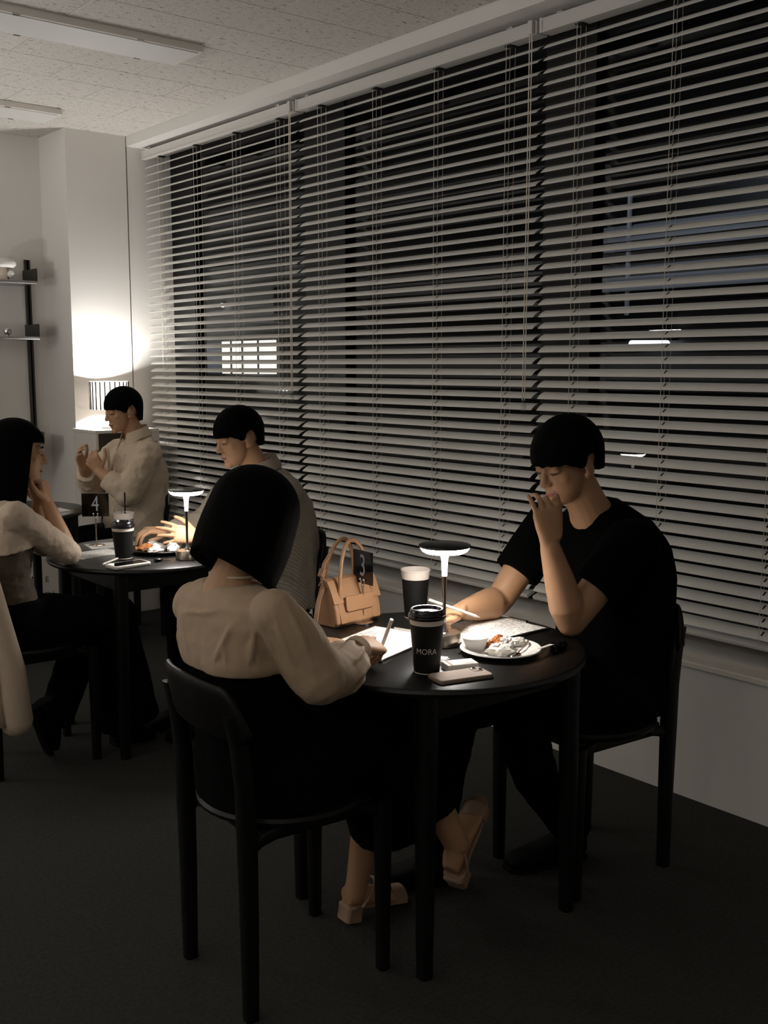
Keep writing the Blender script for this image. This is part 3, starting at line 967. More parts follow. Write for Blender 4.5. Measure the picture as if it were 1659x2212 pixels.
# ---- phones
def rrect(L, W_, r, n=6):
    out = []
    for cx, cy, a0 in ((L / 2 - r, W_ / 2 - r, 0), (-L / 2 + r, W_ / 2 - r, 90), (-L / 2 + r, -W_ / 2 + r, 180), (L / 2 - r, -W_ / 2 + r, 270)):
        for k in range(n + 1):
            a = radians(a0 + 90 * k / n); out.append((cx + r * cos(a), cy + r * sin(a)))
    return out


t = empty('phone', (1.748, 1.835, TZ), 'champagne phone lying face down in a clear case', 'phone', None, radians(-14))
MB().prism(rrect(0.149, 0.074, 0.011), 0.0, 0.0095).obj('case', 'phonecase', t, bevel=0.002)
MB().prism(rrect(0.143, 0.068, 0.010), 0.0093, 0.0102).obj('back_glass', 'phoneback', t)
m = MB().prism([(x + 0.053, y + 0.016) for x, y in rrect(0.030, 0.030, 0.007)], 0.0100, 0.0116)
m.obj('camera_bump', 'phoneback', t)
for dx, dy in ((-0.006, 0.006), (0.006, -0.006)):
    o = MB().lathe([(0.0068, 0), (0.0072, 0.002), (0.0055, 0.0026), (0.0052, 0.0014), (0, 0.0014)], 20, (0.053 + dx, 0.016 + dy, 0.0115)).obj('lens_ring', 'chrome', t)
    MB().lathe([(0.0052, 0), (0, 0.0002)], 20, (0.053 + dx, 0.016 + dy, 0.0131)).obj('lens', 'screen', t)
t = empty('phone', (1.78, 3.697, TZ), 'phone lying screen up in a white case', 'phone', None, radians(6))
MB().prism(rrect(0.158, 0.084, 0.014), 0.0, 0.013).obj('case', 'wrapper', t, bevel=0.004)
MB().prism(rrect(0.142, 0.066, 0.009), 0.0128, 0.0134).obj('screen', 'screen', t)

# ---- small white pack and slips
t = empty('small_box', (1.80, 1.893, TZ), 'small white printed pack behind the face down phone', 'box', None, radians(-20))
MB().box((0, 0, 0.009), (0.083, 0.047, 0.018)).obj('carton', 'paper', t, smooth=False, bevel=0.0015)
MB().box((0.018, 0, 0.0183), (0.03, 0.036, 0.0006)).obj('label', 'menu', t, smooth=False)
MB().box((-0.03, 0, 0.0183), (0.003, 0.046, 0.0006)).obj('tear_strip', 'bread', t, smooth=False)
t = empty('paper_slip', (1.80, 1.968, TZ), 'small grey folded slip behind the white pack', 'paper', None, radians(10))
MB().box((0, 0, 0.004), (0.05, 0.035, 0.008)).obj('slip', mat('grey_card', (150, 148, 146), 0.6), t, smooth=False, bevel=0.001)
MB().box((0.012, 0.004, 0.0085), (0.03, 0.03, 0.001), Matrix.Rotation(0.4, 3, 'Z')).obj('note', 'paper', t, smooth=False)


# ---- plates of snacks
def plate(loc, lab, mt='china', R=0.108):
    t = empty('plate', loc, lab, 'plate')
    MB().lathe([(0, 0.001), (R * 0.55, 0), (R * 0.62, 0.003), (R * 0.96, 0.013), (R, 0.0155), (R - 0.002, 0.018), (R * 0.93, 0.0165), (R * 0.62, 0.0075), (0, 0.0055)], 64).obj('dish', mt, t)
    return t


def crumple(c, r, seed, amp=0.35):
    m = MB(); m.ell((0, 0, 0), (1, 1, 1), None, 22, 14)
    out = []
    for p in m.v:
        n1 = noise.noise(p * 1.9 + V((seed, 3.1, 0))); n2 = noise.noise(p * 4.5 + V((seed, 0, 7)))
        n3 = noise.noise(p * 8 + V((0, seed, 2)))
        q = p * (1 + amp * (n1 + 0.7 * abs(n2) + 0.35 * n3))
        out.append(V((q.x * r[0], q.y * r[1], max(-0.55, q.z) * r[2])) + V(c))
    m.v = out
    return m


def snack(loc, seed, r, mt, lab, nm='snack_wrapper', rot=0.0, twist=True):
    t = empty(nm, loc, lab, 'wrapper', 'snack wrappers on the plates', rot)
    crumple((0, 0, r[2] * 0.5), r, seed).obj('packet', mt, t, smooth=False)
    if twist:
        for s in (-1, 1):
            m = MB(); n = 12
            rg = []
            for x, w_ in ((0.75, 0.35), (1.0, 0.14), (1.3, 0.6), (1.5, 0.75)):
                rg.append([V((s * x * r[0], cos(2 * pi * k / n) * w_ * r[1] * (1 + .25 * (k % 2)), r[2] * 0.5 + sin(2 * pi * k / n) * w_ * r[2] * 0.5 * (1 + .3 * (k % 3 == 0)))) for k in range(n)])
            m.loft(rg).obj('twisted_end', mt, t, angle=25)
    return t


P1 = V((1.985, 1.932, TZ))
plate(P1, 'white plate of snacks and wrappers, right on nearest table')
zp = TZ + 0.0075
t = empty('dip_bowl', P1 + V((-0.045, 0.05, 0.0075)), 'small white paper bowl on the left of the snack plate', 'bowl')
MB().lathe([(0, 0), (0.022, 0), (0.036, 0.034), (0.0375, 0.0345), (0.0365, 0.036), (0.034, 0.034), (0.021, 0.004), (0, 0.004)], 32).obj('bowl', 'paper', t)
MB().lathe([(0.0, 0.02), (0.029, 0.021)], 24, caps=False).obj('filling', mat('creamy_sauce', (214, 190, 160), 0.4), t)
snack(P1 + V((0.035, 0.045, 0.008)), 1.3, (0.03, 0.014, 0.016), 'bread', 'brown twisted wrapper at the back of the snack plate', rot=0.1)
snack(P1 + V((0.0, 0.06, 0.008)), 2.7, (0.022, 0.014, 0.015), 'foil', 'silver crumpled wrapper behind the paper bowl', rot=0.5)
snack(P1 + V((0.068, 0.0, 0.010)), 4.4, (0.018, 0.012, 0.014), 'wrapper', 'white twisted wrapper at the right rim of the plate', rot=-0.6)
snack(P1 + V((-0.028, -0.028, 0.008)), 6.1, (0.036, 0.024, 0.018), 'wrapper', 'large white crumpled wrapper at the front of the plate', rot=-0.9, twist=False)
snack(P1 + V((0.025, 0.005, 0.008)), 8.8, (0.026, 0.018, 0.020), 'foil', 'silvery wrapper in the middle of the snack plate', rot=0.9, twist=False)
t = empty('spoon', P1 + V((0.03, -0.045, 0.0075)), 'steel spoon lying on the snack plate', 'spoon', None, radians(25))
MB().ell((-0.045, 0, 0.004), (0.024, 0.014, 0.004), None, 16, 8).obj('bowl', 'chrome', t)
MB().tube([(-0.025, 0, 0.004), (0.03, 0, 0.009), (0.06, 0, 0.016)], [0.002, 0.002, 0.003], 8).obj('handle', 'chrome', t)
t = empty('plastic_knife', P1 + V((0.125, -0.072, 0.0)), 'white flat stirrer sticking out past the snack plate', 'stirrer', None, radians(14))
MB().box((-0.02, 0.0, 0.0195), (0.11, 0.011, 0.0022), Matrix.Rotation(radians(3), 3, 'Y')).obj('blade', 'pen', t, smooth=False, bevel=0.001)
t = empty('black_pouch', V((2.125, 1.856, TZ)), 'small crumpled black pouch right of the snack plate', 'pouch', None, radians(20))
crumple((0, 0, 0.008), (0.04, 0.018, 0.014), 11.0, 0.4).obj('pouch', 'blackcloth', t, angle=40)
MB().tube([(0.035, 0.004, 0.01), (0.05, 0.008, 0.012), (0.055, 0.0, 0.008)], 0.004, 8).obj('loop', 'blackcloth', t)
tag(MB().tube([onz(990, 1412, TZ + .002), onz(998, 1405, TZ + .002), onz(1006, 1418, TZ + .002), onz(1016, 1424, TZ + .002), onz(1030, 1427, TZ + .002)], 0.0014, 6).obj('thin_cable', 'hole', None, onz(1006, 1418, TZ)), 'thin dark cable between the lamp base and the plate', 'cable')

P2 = V((2.03, 3.905, TZ))
plate(P2, 'dark round tray of snacks on the number four table', 'black', 0.125)
snack(P2 + V((0.03, -0.05, 0.009)), 21, (0.045, 0.025, 0.024), 'wrapper', 'bright white crumpled wrapper beside the second lamp', rot=0.7, twist=False)
snack(P2 + V((-0.015, 0.0, 0.009)), 24, (0.034, 0.018, 0.018), 'foil', 'silver wrapper in the middle of the dark tray', rot=0.2)
snack(P2 + V((-0.055, 0.03, 0.009)), 27, (0.028, 0.02, 0.018), 'bread', 'brown wrapper at the left of the dark tray', rot=-0.4)
snack(P2 + V((-0.05, -0.045, 0.009)), 29, (0.03, 0.016, 0.012), 'wrapper', 'flat white wrapper at the front of the dark tray', rot=-0.5, twist=False)
snack(P2 + V((-0.005, 0.07, 0.009)), 31, (0.022, 0.016, 0.02), 'foil', 'small upright silver wrapper at the back of the dark tray', rot=0.1, twist=False)
t = empty('car_key', (1.915, 3.715, TZ), 'small dark key fob with keys between phone and lamp', 'keys', None, radians(-10))
MB().ell((0, 0, 0.007), (0.02, 0.012, 0.007), None, 16, 10).obj('fob', 'lid', t)
MB().box((0.032, 0.004, 0.004), (0.035, 0.007, 0.002)).obj('key', 'chrome', t, smooth=False)
m = MB(); m.tube([(-0.018 - 0.008 + 0.008 * cos(a), 0.008 * sin(a), 0.008) for a in [2 * pi * k / 16 for k in range(17)]], 0.0011, 6, round_end=False); m.obj('ring', 'chrome', t)


def pencil(a, b, lab, r=0.0038, nm='pen'):
    a = V(a); b = V(b)
    t = empty(nm, (a + b) / 2, lab, 'pen', 'pens')
    d = (b - a).normalized()
    MB().tube([a, b - d * 0.016], r, 10, round_end=False).obj('barrel', 'pen', t, t.location)
    MB().tube([b - d * 0.016, b], [r, 0.0007], 10, round_end=False).obj('tip', 'pen', t, t.location)
    return t


pencil(onz(222, 1219, TZ + 0.004), onz(262, 1203, TZ + 0.004), 'pale pen lying left of the white cased phone')

# ---- tan handbag
hb = empty('handbag', (1.893, 2.478, TZ), 'small tan leather handbag with two arched handles', 'handbag', None, radians(7))
m = MB(); rg = []
Wb, D0, Hb = 0.185, 0.105, 0.135
for x, s in ((-Wb / 2, 0.92), (-Wb / 2 + 0.004, 1.0), (-Wb / 4, 1.04), (0, 1.05), (Wb / 4, 1.04), (Wb / 2 - 0.004, 1.0), (Wb / 2, 0.92)):
    out = [(-D0 / 2 + 0.012, 0.0), (-D0 / 2, 0.012), (-D0 / 2 + 0.006, 0.05), (-0.026, 0.105), (-0.016, 0.128), (0.0, Hb), (0.016, 0.128), (0.026, 0.105), (D0 / 2 - 0.006, 0.05), (D0 / 2, 0.012), (D0 / 2 - 0.012, 0.0)]
    rg.append([V((x, y * s, z)) for y, z in out])
m.loft(rg)
m.obj('body', 'leather', hb, angle=30, bevel=0.003)
# top flap wraps over and down the front
m = MB(); n = 2
prof = [(0.022, 0.118), (0.012, 0.134), (0.0, 0.1395), (-0.014, 0.134), (-0.024, 0.117), (-0.034, 0.094), (-0.043, 0.070)]
pi_ = [(0.019, 0.115), (0.010, 0.130), (0.0, 0.1355), (-0.012, 0.130), (-0.021, 0.114), (-0.031, 0.093), (-0.040, 0.069)]
sec = prof + list(reversed(pi_))
m.loft([[V((x, y * 1.06, z)) for y, z in sec] for x in (-Wb / 2 - 0.004, -Wb / 4, 0, Wb / 4, Wb / 2 + 0.004)])
m.obj('flap', 'leather', hb, angle=30, bevel=0.001)
m = MB()
m.loft([[V((x, -0.0465 - 0.0035 * (z < 0.06), z)) for x, z in o_] for o_ in ([(-0.056, 0.088), (0.056, 0.088), (0.056, 0.05), (0.05, 0.044), (-0.05, 0.044), (-0.056, 0.05)],)] + [[V((x, -0.0525 - 0.0045 * (z < 0.06), z)) for x, z in [(-0.056, 0.088), (0.056, 0.088), (0.056, 0.05), (0.05, 0.044), (-0.05, 0.044), (-0.056, 0.05)]]])
m.obj('front_tab', 'leather', hb, smooth=False, bevel=0.0012)
for sy in (-1, 1):
    for sx in (-1, 1):
        m = MB()
        yb = -0.0555 * sy * -1
        pts = [(-0.012, 0.012), (0.012, 0.012), (0.012, 0.085), (-0.012, 0.085)]
        m.loft([[V((sx * 0.066 + u, sy * (0.054 - max(0, z - 0.03) * 0.36), z)) for u, z in pts], [V((sx * 0.066 + u, sy * (0.0575 - max(0, z - 0.03) * 0.36), z)) for u, z in pts]])
        m.obj('handle_tab', 'leather', hb, smooth=False, bevel=0.001)
    pts = []
    for k in range(21):
        a = pi * k / 20
        x = -0.066 * cos(a) * (1 - 0.10 * sin(a)); z = 0.082 + 0.165 * sin(a) ** 0.85
        y = sy * (0.036 - 0.018 * sin(a) ** 1.5)
        pts.append((x, y, z))
    MB().tube(pts, 0.0058, 10).obj('handle', 'leather', hb)
m = MB()
strap = [(-Wb / 2 - 0.002, 0.0, 0.118), (-0.118, -0.004, 0.085), (-0.136, -0.01, 0.03), (-0.150, -0.012, -0.03), (-0.158, -0.012, -0.09)]
rg = []
for p in strap: rg.append([V(p) + V((0, dy, 0)) + V((dx, 0, 0)) for dx, dy in ((-0.0012, -0.007), (0.0012, -0.007), (0.0012, 0.007), (-0.0012, 0.007))])
m.loft(rg); m.obj('shoulder_strap', 'leather', hb, angle=60)
m = MB()
strap = [(-Wb / 2 - 0.002, 0.004, 0.116), (-0.094, 0.01, 0.150), (-0.078, 0.016, 0.182), (-0.05, 0.018, 0.21), (-0.03, 0.02, 0.222)]
rg = []
for p in strap: rg.append([V(p) + V((dx, dy, 0)) for dx, dy in ((-0.002, -0.006), (0.002, -0.006), (0.002, 0.006), (-0.002, 0.006))])
m.loft(rg); m.obj('shoulder_strap', 'leather', hb, angle=60)
R3 = Matrix.Rotation(radians(25), 3, 'Y')
MB().box((-0.092, 0.011, 0.156), (0.013, 0.021, 0.026), R3).obj('strap_keeper', 'leather_edge', hb, smooth=False, bevel=0.003)
MB().box((0.02, -0.0525, 0.018), (0.034, 0.001, 0.004)).obj('foil_stamp', 'logo', hb, smooth=False)

# ================================================================== people
def head_frame(f, u):
    f = V(f).normalized(); u = V(u)
    x = f.cross(u).normalized(); u = x.cross(f).normalized()
    return Matrix((x, f, u)).transposed()      # local x right, y forward, z up


def add_head(mb, c, R, s=1.0, ears=True):
    c = V(c)
    def E(p, r, rot=None):
        rr = R if rot is None else R @ rot
        mb.ell(c + R @ (V(p) * s), [k * s for k in r], rr, 22, 14)
    E((0, -0.012, 0.03), (0.074, 0.094, 0.084))
    E((0, 0.030, -0.022), (0.0625, 0.060, 0.085))
    E((0, 0.040, -0.070), (0.047, 0.047, 0.040))
    E((0, 0.072, -0.096), (0.021, 0.018, 0.017))
    E((0, 0.074, 0.026), (0.050, 0.016, 0.014))
    for q in (-1, 1):
        E((0.037 * q, 0.056, -0.018), (0.022, 0.020, 0.022))
        E((0.031 * q, 0.076, 0.006), (0.016, 0.012, 0.009))
        E((0.011 * q, 0.094, -0.030), (0.008, 0.009, 0.007))
        if ears:
            E((0.079 * q, -0.006, -0.006), (0.010, 0.020, 0.032), Matrix.Rotation(radians(-14), 3, 'X') @ Matrix.Rotation(radians(-18 * q), 3, 'Z'))
            E((0.075 * q, 0.003, -0.031), (0.007, 0.010, 0.011))
    mb.tube([c + R @ (V((0, 0.082, 0.020)) * s), c + R @ (V((0, 0.093, -0.002)) * s), c + R @ (V((0, 0.104, -0.026)) * s)], [0.0075 * s, 0.0085 * s, 0.0115 * s], 12)
    E((0, 0.0835, -0.0575), (0.021, 0.010, 0.0055))
    E((0, 0.0815, -0.068), (0.018, 0.010, 0.006))


def face_parts(c, R, parent, org, s=1.0):
    c = V(c)
    for q in (-1, 1):
        m = MB().tube([c + R @ (V((q * 0.0185, 0.0875, 0.001)) * s), c + R @ (V((q * 0.031, 0.0895, -0.0015)) * s), c + R @ (V((q * 0.044, 0.0815, 0.0015)) * s)], [0.0012, 0.0021, 0.0013], 8)
        m.obj('eyelashes', 'eye', parent, org)
        m = MB().tube([c + R @ (V((q * 0.015, 0.0895, 0.025)) * s), c + R @ (V((q * 0.031, 0.0895, 0.030)) * s), c + R @ (V((q * 0.049, 0.0765, 0.026)) * s)], [0.002, 0.003, 0.0014], 8)
        m.obj('eyebrow', 'hair', parent, org)
    m = MB().ell(c + R @ (V((0, 0.0875, -0.0625)) * s), (0.0195 * s, 0.0072 * s, 0.0065 * s), R, 16, 10)
    m.obj('lips', 'lip', parent, org)


def hair(c, R, lim, parent, org, s=1.0, rad=(0.086, 0.105, 0.098), hc=(0, -0.012, 0.03), fall=None, thick=0.82, nm='hair', wave=0.010, seed=0.0, n=96, m_=22, mt='hair'):
    c = V(c); outer = []; inner = []
    for j in range(m_ + 1):
        ro, ri = [], []
        for i in range(n):
            az = 2 * pi * i / n
            zl = lim(az); t = j / m_
            if zl >= hc[2]:
                th = math.acos(min(1, (zl - hc[2]) / rad[2])) * t
                z = hc[2] + rad[2] * cos(th); f = sin(th)
            elif t < 0.55:
                th = pi / 2 * t / 0.55
                z = hc[2] + rad[2] * cos(th); f = sin(th)
            else:
                z = hc[2] - (hc[2] - zl) * (t - 0.55) / 0.45
                f = fall(az, z) if fall else 1.0
            w = 1 + wave * (sin(az * 31 + seed + 5 * sin(az * 3)) * 0.5 + noise.noise(V((cos(az) * 5, sin(az) * 5, z * 9 + seed)))) * min(1, f * 1.5)
            d = V((sin(az) * rad[0], cos(az) * rad[1], 0))
            ro.append(c + R @ ((V((hc[0], hc[1], z)) + d * f * w) * s))
            k = thick if t > 0.02 else thick * 0.9
            ri.append(c + R @ ((V((hc[0], hc[1], hc[2] + (z - hc[2]) * (k if z > hc[2] else 1.0))) + d * f * k) * s))
        outer.append(ro); inner.append(ri)
    mb = MB()
    mb.loft(outer + list(reversed(inner)), caps=True)
    return mb.obj(nm, mt, parent, org, angle=180)


def add_hand(mb, wrist, d, n, thumb, s=1.0, curl=((30, 40, 30),) * 4, spread=4.0, tdir=None, tcurl=(0, 15, 20), rf=0.0083):
    """d finger direction, n back-of-hand normal, thumb=+1/-1 side along n x d"""
    wrist = V(wrist); d = V(d).normalized(); n = V(n); n = (n - d * n.dot(d)).normalized()
    a = n.cross(d) * thumb
    tips = []
    mb.rings([(wrist - d * 0.012 * s, a * 0.026 * s, n * 0.019 * s), (wrist + d * 0.012 * s, a * 0.029 * s, n * 0.018 * s), (wrist + d * 0.04 * s + a * 0.002 * s, a * 0.038 * s, n * 0.0165 * s),
              (wrist + d * 0.075 * s, a * 0.041 * s, n * 0.0135 * s), (wrist + d * 0.092 * s, a * 0.037 * s, n * 0.010 * s)], 20, p=2.6)
    lens = (0.072, 0.080, 0.075, 0.060)
    for j in range(4):
        off = (0.030, 0.0105, -0.0095, -0.0285)[j]
        p = wrist + d * ((0.086, 0.089, 0.085, 0.076)[j] * s) + a * (off * s)
        sp = radians(spread) * (1.5, 0.5, -0.5, -1.6)[j]
        dd = (d * cos(sp) + a * sin(sp)).normalized()
        pts = [p - dd * 0.02 * s, p]; ang = 0
        for k, fr in enumerate((0.44, 0.31, 0.25)):
            ang += radians(curl[j][k])
            p = p + (dd * cos(ang) - n * sin(ang)) * (lens[j] * fr * s)
            pts.append(p)
        r = rf * s * (1, 1.03, 1, 0.9)[j]
        mb.tube(pts, [r * 1.1, r * 1.1, r * 1.0, r * 0.93, r * 0.8], 12)
        tips.append((p, dd * cos(ang) - n * sin(ang), dd * sin(ang) + n * cos(ang)))
    p = wrist + d * 0.022 * s + a * 0.026 * s
    td = V(tdir).normalized() if tdir is not None else (d * 0.62 + a * 0.68 - n * 0.3).normalized()
    ax = td.cross(d)
    ax = ax.normalized() if ax.length > 1e-3 else n
    pts = [p - td * 0.012 * s, p]; ang = 0
    for L, cu in zip((0.042, 0.032, 0.026), tcurl):
        ang += radians(cu)
        dd = Matrix.Rotation(ang, 3, ax) @ td
        p = p + dd * L * s; pts.append(p)
    mb.tube(pts, [0.014 * s, 0.0145 * s, 0.0115 * s, 0.0102 * s, 0.0085 * s], 12)
    tips.append((p, dd, n))
    return tips


def arm(mb, sh, el, wr, r=(0.050, 0.046, 0.040, 0.043, 0.036, 0.027)):
    sh, el, wr = V(sh), V(el), V(wr)
    mb.tube([sh, sh.lerp(el, 0.45), sh.lerp(el, 0.92), el], [r[0], r[1], r[2], r[2] * 0.97], 32)
    mb.tube([el, el.lerp(wr, 0.22), el.lerp(wr, 0.6), wr], [r[2] * 0.97, r[3], r[4], r[5]], 32)


def torso(mb, spec, n=32, p=2.3):
    mb.rings([(V(c), V(a), V(b)) for c, a, b in spec], n, p=p)


def shoe(toe, heel, w_, parent, org, mt='shoe', h=0.085, nm='shoe', boot=0.0):
    """toe/heel points on the sole"""
    toe, heel = V(toe), V(heel)
    d = (toe - heel); L = d.length; d.normalize(); s = d.cross(V((0, 0, 1))).normalized(); u = s.cross(d)
    m = MB()
    sec = ((0.0, 0.75, 0.75 * h), (0.06, 0.92, h), (0.3, 0.95, h * 0.95), (0.5, 1.0, h * 0.72), (0.75, 1.08, h * 0.5), (0.92, 0.9, h * 0.4), (1.0, 0.55, h * 0.25))
    m.rings([(heel + d * (L * t) + u * (hh / 2 + 0.012), s * (w_ / 2 * k), u * (hh / 2)) for t, k, hh in sec], 20, p=2.6)
    if boot:
        q = heel + d * (L * 0.2) + u * (h * 0.6)
        m.tube([q, q + u * boot], [w_ * 0.5, w_ * 0.52], 16)
    o = m.obj(nm, mt, parent, org, remesh=0.006, smooth_it=3)
    m = MB()
    m.rings([(heel + d * (L * t) + u * zz, s * (w_ / 2 * k), d * 0.001) for t, k, zz in ((0, 0.6, 0.01),)], 8) if False else None
    out = [(-0.01, 0.55), (0.02, 0.9), (0.3, 0.92), (0.5, 1.0), (0.75, 1.1), (0.93, 0.9), (1.015, 0.5)]
    ol = [(t, k) for t, k in out] + [(t, -k) for t, k in reversed(out)]
    vs0 = [heel + d * (L * t) + s * (w_ / 2 * k) for t, k in ol]
    MB().loft([[p for p in vs0], [p + u * 0.016 for p in vs0]]).obj('sole', mt, o, org, smooth=False, bevel=0.003)
    return o


UP = V((0, 0, 1))
GP = None
# ---------------------------------------------------------------- man in black t-shirt
org = V((2.43, 2.01, 0))
pm = empty('person', org, 'man in black t-shirt writing, chin propped on his hand', 'person')
HM = V((2.345, 2.03, 1.222)); RM = head_frame((-0.95, 0.06, -0.30), (-0.27, 0.04, 0.96))
b = MB()
add_head(b, HM, RM, 1.0)
b.tube([HM + V((0.035, 0, -0.05)), V((2.425, 2.02, 1.10)), V((2.47, 2.02, 1.03))], [0.056, 0.058, 0.075], 18)
torso(b, [((2.53, 2.01, 0.5), (0.10, 0, 0), (0, 0.15, 0)), ((2.54, 2.01, 0.7), (0.10, 0, 0), (0, 0.145, 0)), ((2.52, 2.01, 0.9), (0.11, 0, 0), (0, 0.165, 0)), ((2.48, 2.02, 1.02), (0.08, 0, 0), (0, 0.15, 0))])
LS, LE, LW = V((2.43, 1.86, 1.005)), V((2.262, 1.930, 0.788)), V((2.178, 1.937, 1.005))
RS_, RE, RW = V((2.43, 2.19, 0.995)), V((2.272, 2.225, 0.792)), V((2.098, 2.196, 0.796))
arm(b, LS, LE, LW, (0.056, 0.050, 0.043, 0.050, 0.041, 0.0285))
arm(b, RS_, RE, RW, (0.056, 0.050, 0.043, 0.049, 0.040, 0.028))
# left hand folded under the mouth
add_hand(b, LW + V((-0.004, 0.0, 0.02)), V((-0.12, 0.05, 1)), V((-0.45, -0.9, 0.05)), -1, 1.0, ((50, 75, 40), (42, 70, 40), (22, 45, 25), (8, 22, 14)), 7, tdir=(0.25, 0.15, 0.95))
# right hand round the pencil
tm = add_hand(b, RW + V((-0.018, -0.002, 0.004)), V((-0.97, -0.2, -0.06)), V((-0.05, 0.25, 0.96)), 1, 1.0, ((48, 60, 25), (58, 66, 30), (66, 70, 35), (70, 72, 36)), 2, tdir=(-0.85, -0.5, -0.2))
body = b.obj('body', 'skin_m', pm, org, remesh=0.0034, smooth_it=5)
face_parts(HM, RM, pm, org)


def lim_short(front=0.03, side=0.022, back=-0.062):
    K = ((0, front), (40, front - 0.002), (58, front - 0.012), (66, side - 0.022), (76, side - 0.020), (82, side + 0.006), (100, side + 0.014), (112, side - 0.012), (124, back * 0.55), (150, back * 0.9), (180, back))
    def f(az):
        a = math.degrees(abs((az + pi) % (2 * pi) - pi))
        for (a0, v0), (a1, v1) in zip(K[:-1], K[1:]):
            if a <= a1:
                v = v0 + (v1 - v0) * (a - a0) / (a1 - a0)
                break
        return v + (0.0018 * sin(az * 14) + 0.0015 * sin(az * 23 + 1) if a < 60 else 0)
    return f


def fall_short(az, z):
    a = abs((az + pi) % (2 * pi) - pi)
    q = max(0, 0.03 - z) / 0.1
    return 1.0 - (0.10 if a < radians(110) else 0.20) * q ** 1.3


hair(HM, RM, lim_short(0.026, 0.022, -0.055), pm, org, 1.0, (0.096, 0.116, 0.110), fall=fall_short, seed=1)
# t-shirt
b = MB()
torso(b, [((2.53, 2.01, 0.50), (0.145, 0, 0), (0, 0.185, 0)), ((2.545, 2.01, 0.60), (0.142, 0, 0), (0, 0.180, 0)), ((2.555, 2.01, 0.74), (0.142, 0, 0), (0, 0.183, 0)), ((2.54, 2.01, 0.88), (0.148, 0, 0), (0, 0.200, 0)),
          ((2.515, 2.015, 0.97), (0.135, 0, 0), (0, 0.205, 0)), ((2.49, 2.02, 1.03), (0.105, 0, 0.03), (0, 0.175, 0)), ((2.472, 2.02, 1.072), (0.074, 0, 0.026), (0, 0.110, 0)), ((2.462, 2.02, 1.092), (0.060, 0, 0.022), (0, 0.075, 0))])
for a_, e_, se in ((LS, LE, 0.60), (RS_, RE, 0.60)):
    b.tube([a_ + V((0.02, 0, 0.0)), a_, a_.lerp(e_, 0.3), a_.lerp(e_, se)], [0.070, 0.074, 0.074, 0.072], 22, round_end=False)
    b.ell(a_ + V((0.015, 0, 0.0)), (0.078, 0.078, 0.068))
b.obj('t_shirt', 'tee', pm, org, remesh=0.006, smooth_it=4, disp=(0.09, 0.012))
# trousers
b = MB()
torso(b, [((2.54, 2.01, 0.478), (0.15, 0, 0), (0, 0.19, 0)), ((2.54, 2.01, 0.54), (0.16, 0, 0), (0, 0.195, 0)), ((2.55, 2.01, 0.62), (0.14, 0, 0), (0, 0.178, 0))])
b.tube([(2.50, 1.92, 0.545), (2.30, 1.935, 0.55), (2.09, 1.96, 0.535)], [0.095, 0.088, 0.072], 20)
b.tube([(2.09, 1.96, 0.535), (2.18, 1.975, 0.34), (2.37, 2.0, 0.13)], [0.072, 0.066, 0.058], 20)
b.tube([(2.50, 2.10, 0.545), (2.28, 2.13, 0.55), (2.02, 2.14, 0.53)], [0.095, 0.086, 0.070], 20)
b.tube([(2.02, 2.14, 0.53), (1.99, 2.16, 0.33), (1.985, 2.19, 0.14)], [0.070, 0.064, 0.056], 20)
b.obj('trousers', 'denim', pm, org, remesh=0.007, smooth_it=4, disp=(0.07, 0.016))
shoe((2.205, 2.105, 0), (2.46, 2.035, 0), 0.092, pm, org)
shoe((1.845, 2.275, 0), (2.05, 2.165, 0), 0.092, pm, org)
MB().lathe([(0.005, 0), (0.006, 0.002), (0.003, 0.003)], 12).obj('button', 'chrome', pm).location = V((2.60, 1.815, 0.60)) - org

d_ = (onz(1035, 1333, 0.765) - ony(927, 1296, 2.19)).normalized()
pencil(ony(927, 1296, 2.165), ony(1037, 1334, 2.105), 'white pencil in the hand of the man in the black t-shirt', 0.0042)

# ---------------------------------------------------------------- woman in cream blouse, seen from behind
org = V((1.414, 2.115, 0))
pw = empty('person', org, 'woman with black bob and cream blouse seen from behind, writing', 'person')
HW = V((1.352, 2.13, 1.132)); RW_ = head_frame((0.86, 0.10, -0.42), (0.40, 0.05, 0.92))
b = MB()
add_head(b, HW, RW_, 0.97, True)
b.tube([HW + V((-0.02, 0, -0.05)), V((1.298, 2.125, 1.03)), V((1.275, 2.12, 0.96))], [0.049, 0.050, 0.075], 18)
torso(b, [((1.38, 2.12, 0.52), (0.1, 0, 0), (0, 0.14, 0)), ((1.33, 2.12, 0.70), (0.085, 0, 0), (0, 0.125, 0)), ((1.295, 2.12, 0.86), (0.085, 0, 0), (0, 0.14, 0)), ((1.275, 2.12, 0.95), (0.07, 0, 0), (0, 0.14, 0)), ((1.275, 2.12, 0.99), (0.05, 0, 0), (0, 0.10, 0))])
LS, LE, LW = V((1.264, 2.262, 0.926)), V((1.42, 2.34, 0.79)), V((1.575, 2.225, 0.782))
RS2, RE2, RW2 = V((1.292, 1.958, 0.950)), ony(690, 1464, 1.905), onz(775, 1402, 0.812)
arm(b, LS, LE, LW, (0.042, 0.038, 0.034, 0.036, 0.030, 0.023))
arm(b, RS2, RE2, RW2, (0.042, 0.038, 0.034, 0.036, 0.030, 0.023))
add_hand(b, LW + V((0.01, -0.002, 0.0)), V((0.95, -0.28, -0.12)), V((0.1, 0.1, 1)), -1, 0.9, ((18, 22, 14),) * 4, 4)
tw = add_hand(b, RW2 + V((0.008, 0.004, 0.002)), onz(842, 1390, 0.790) - RW2, V((0.02, -0.45, 0.9)), 1, 0.92, ((40, 55, 28), (56, 62, 30), (68, 66, 34), (74, 66, 34)), 2, tdir=(0.8, 0.6, -0.25))
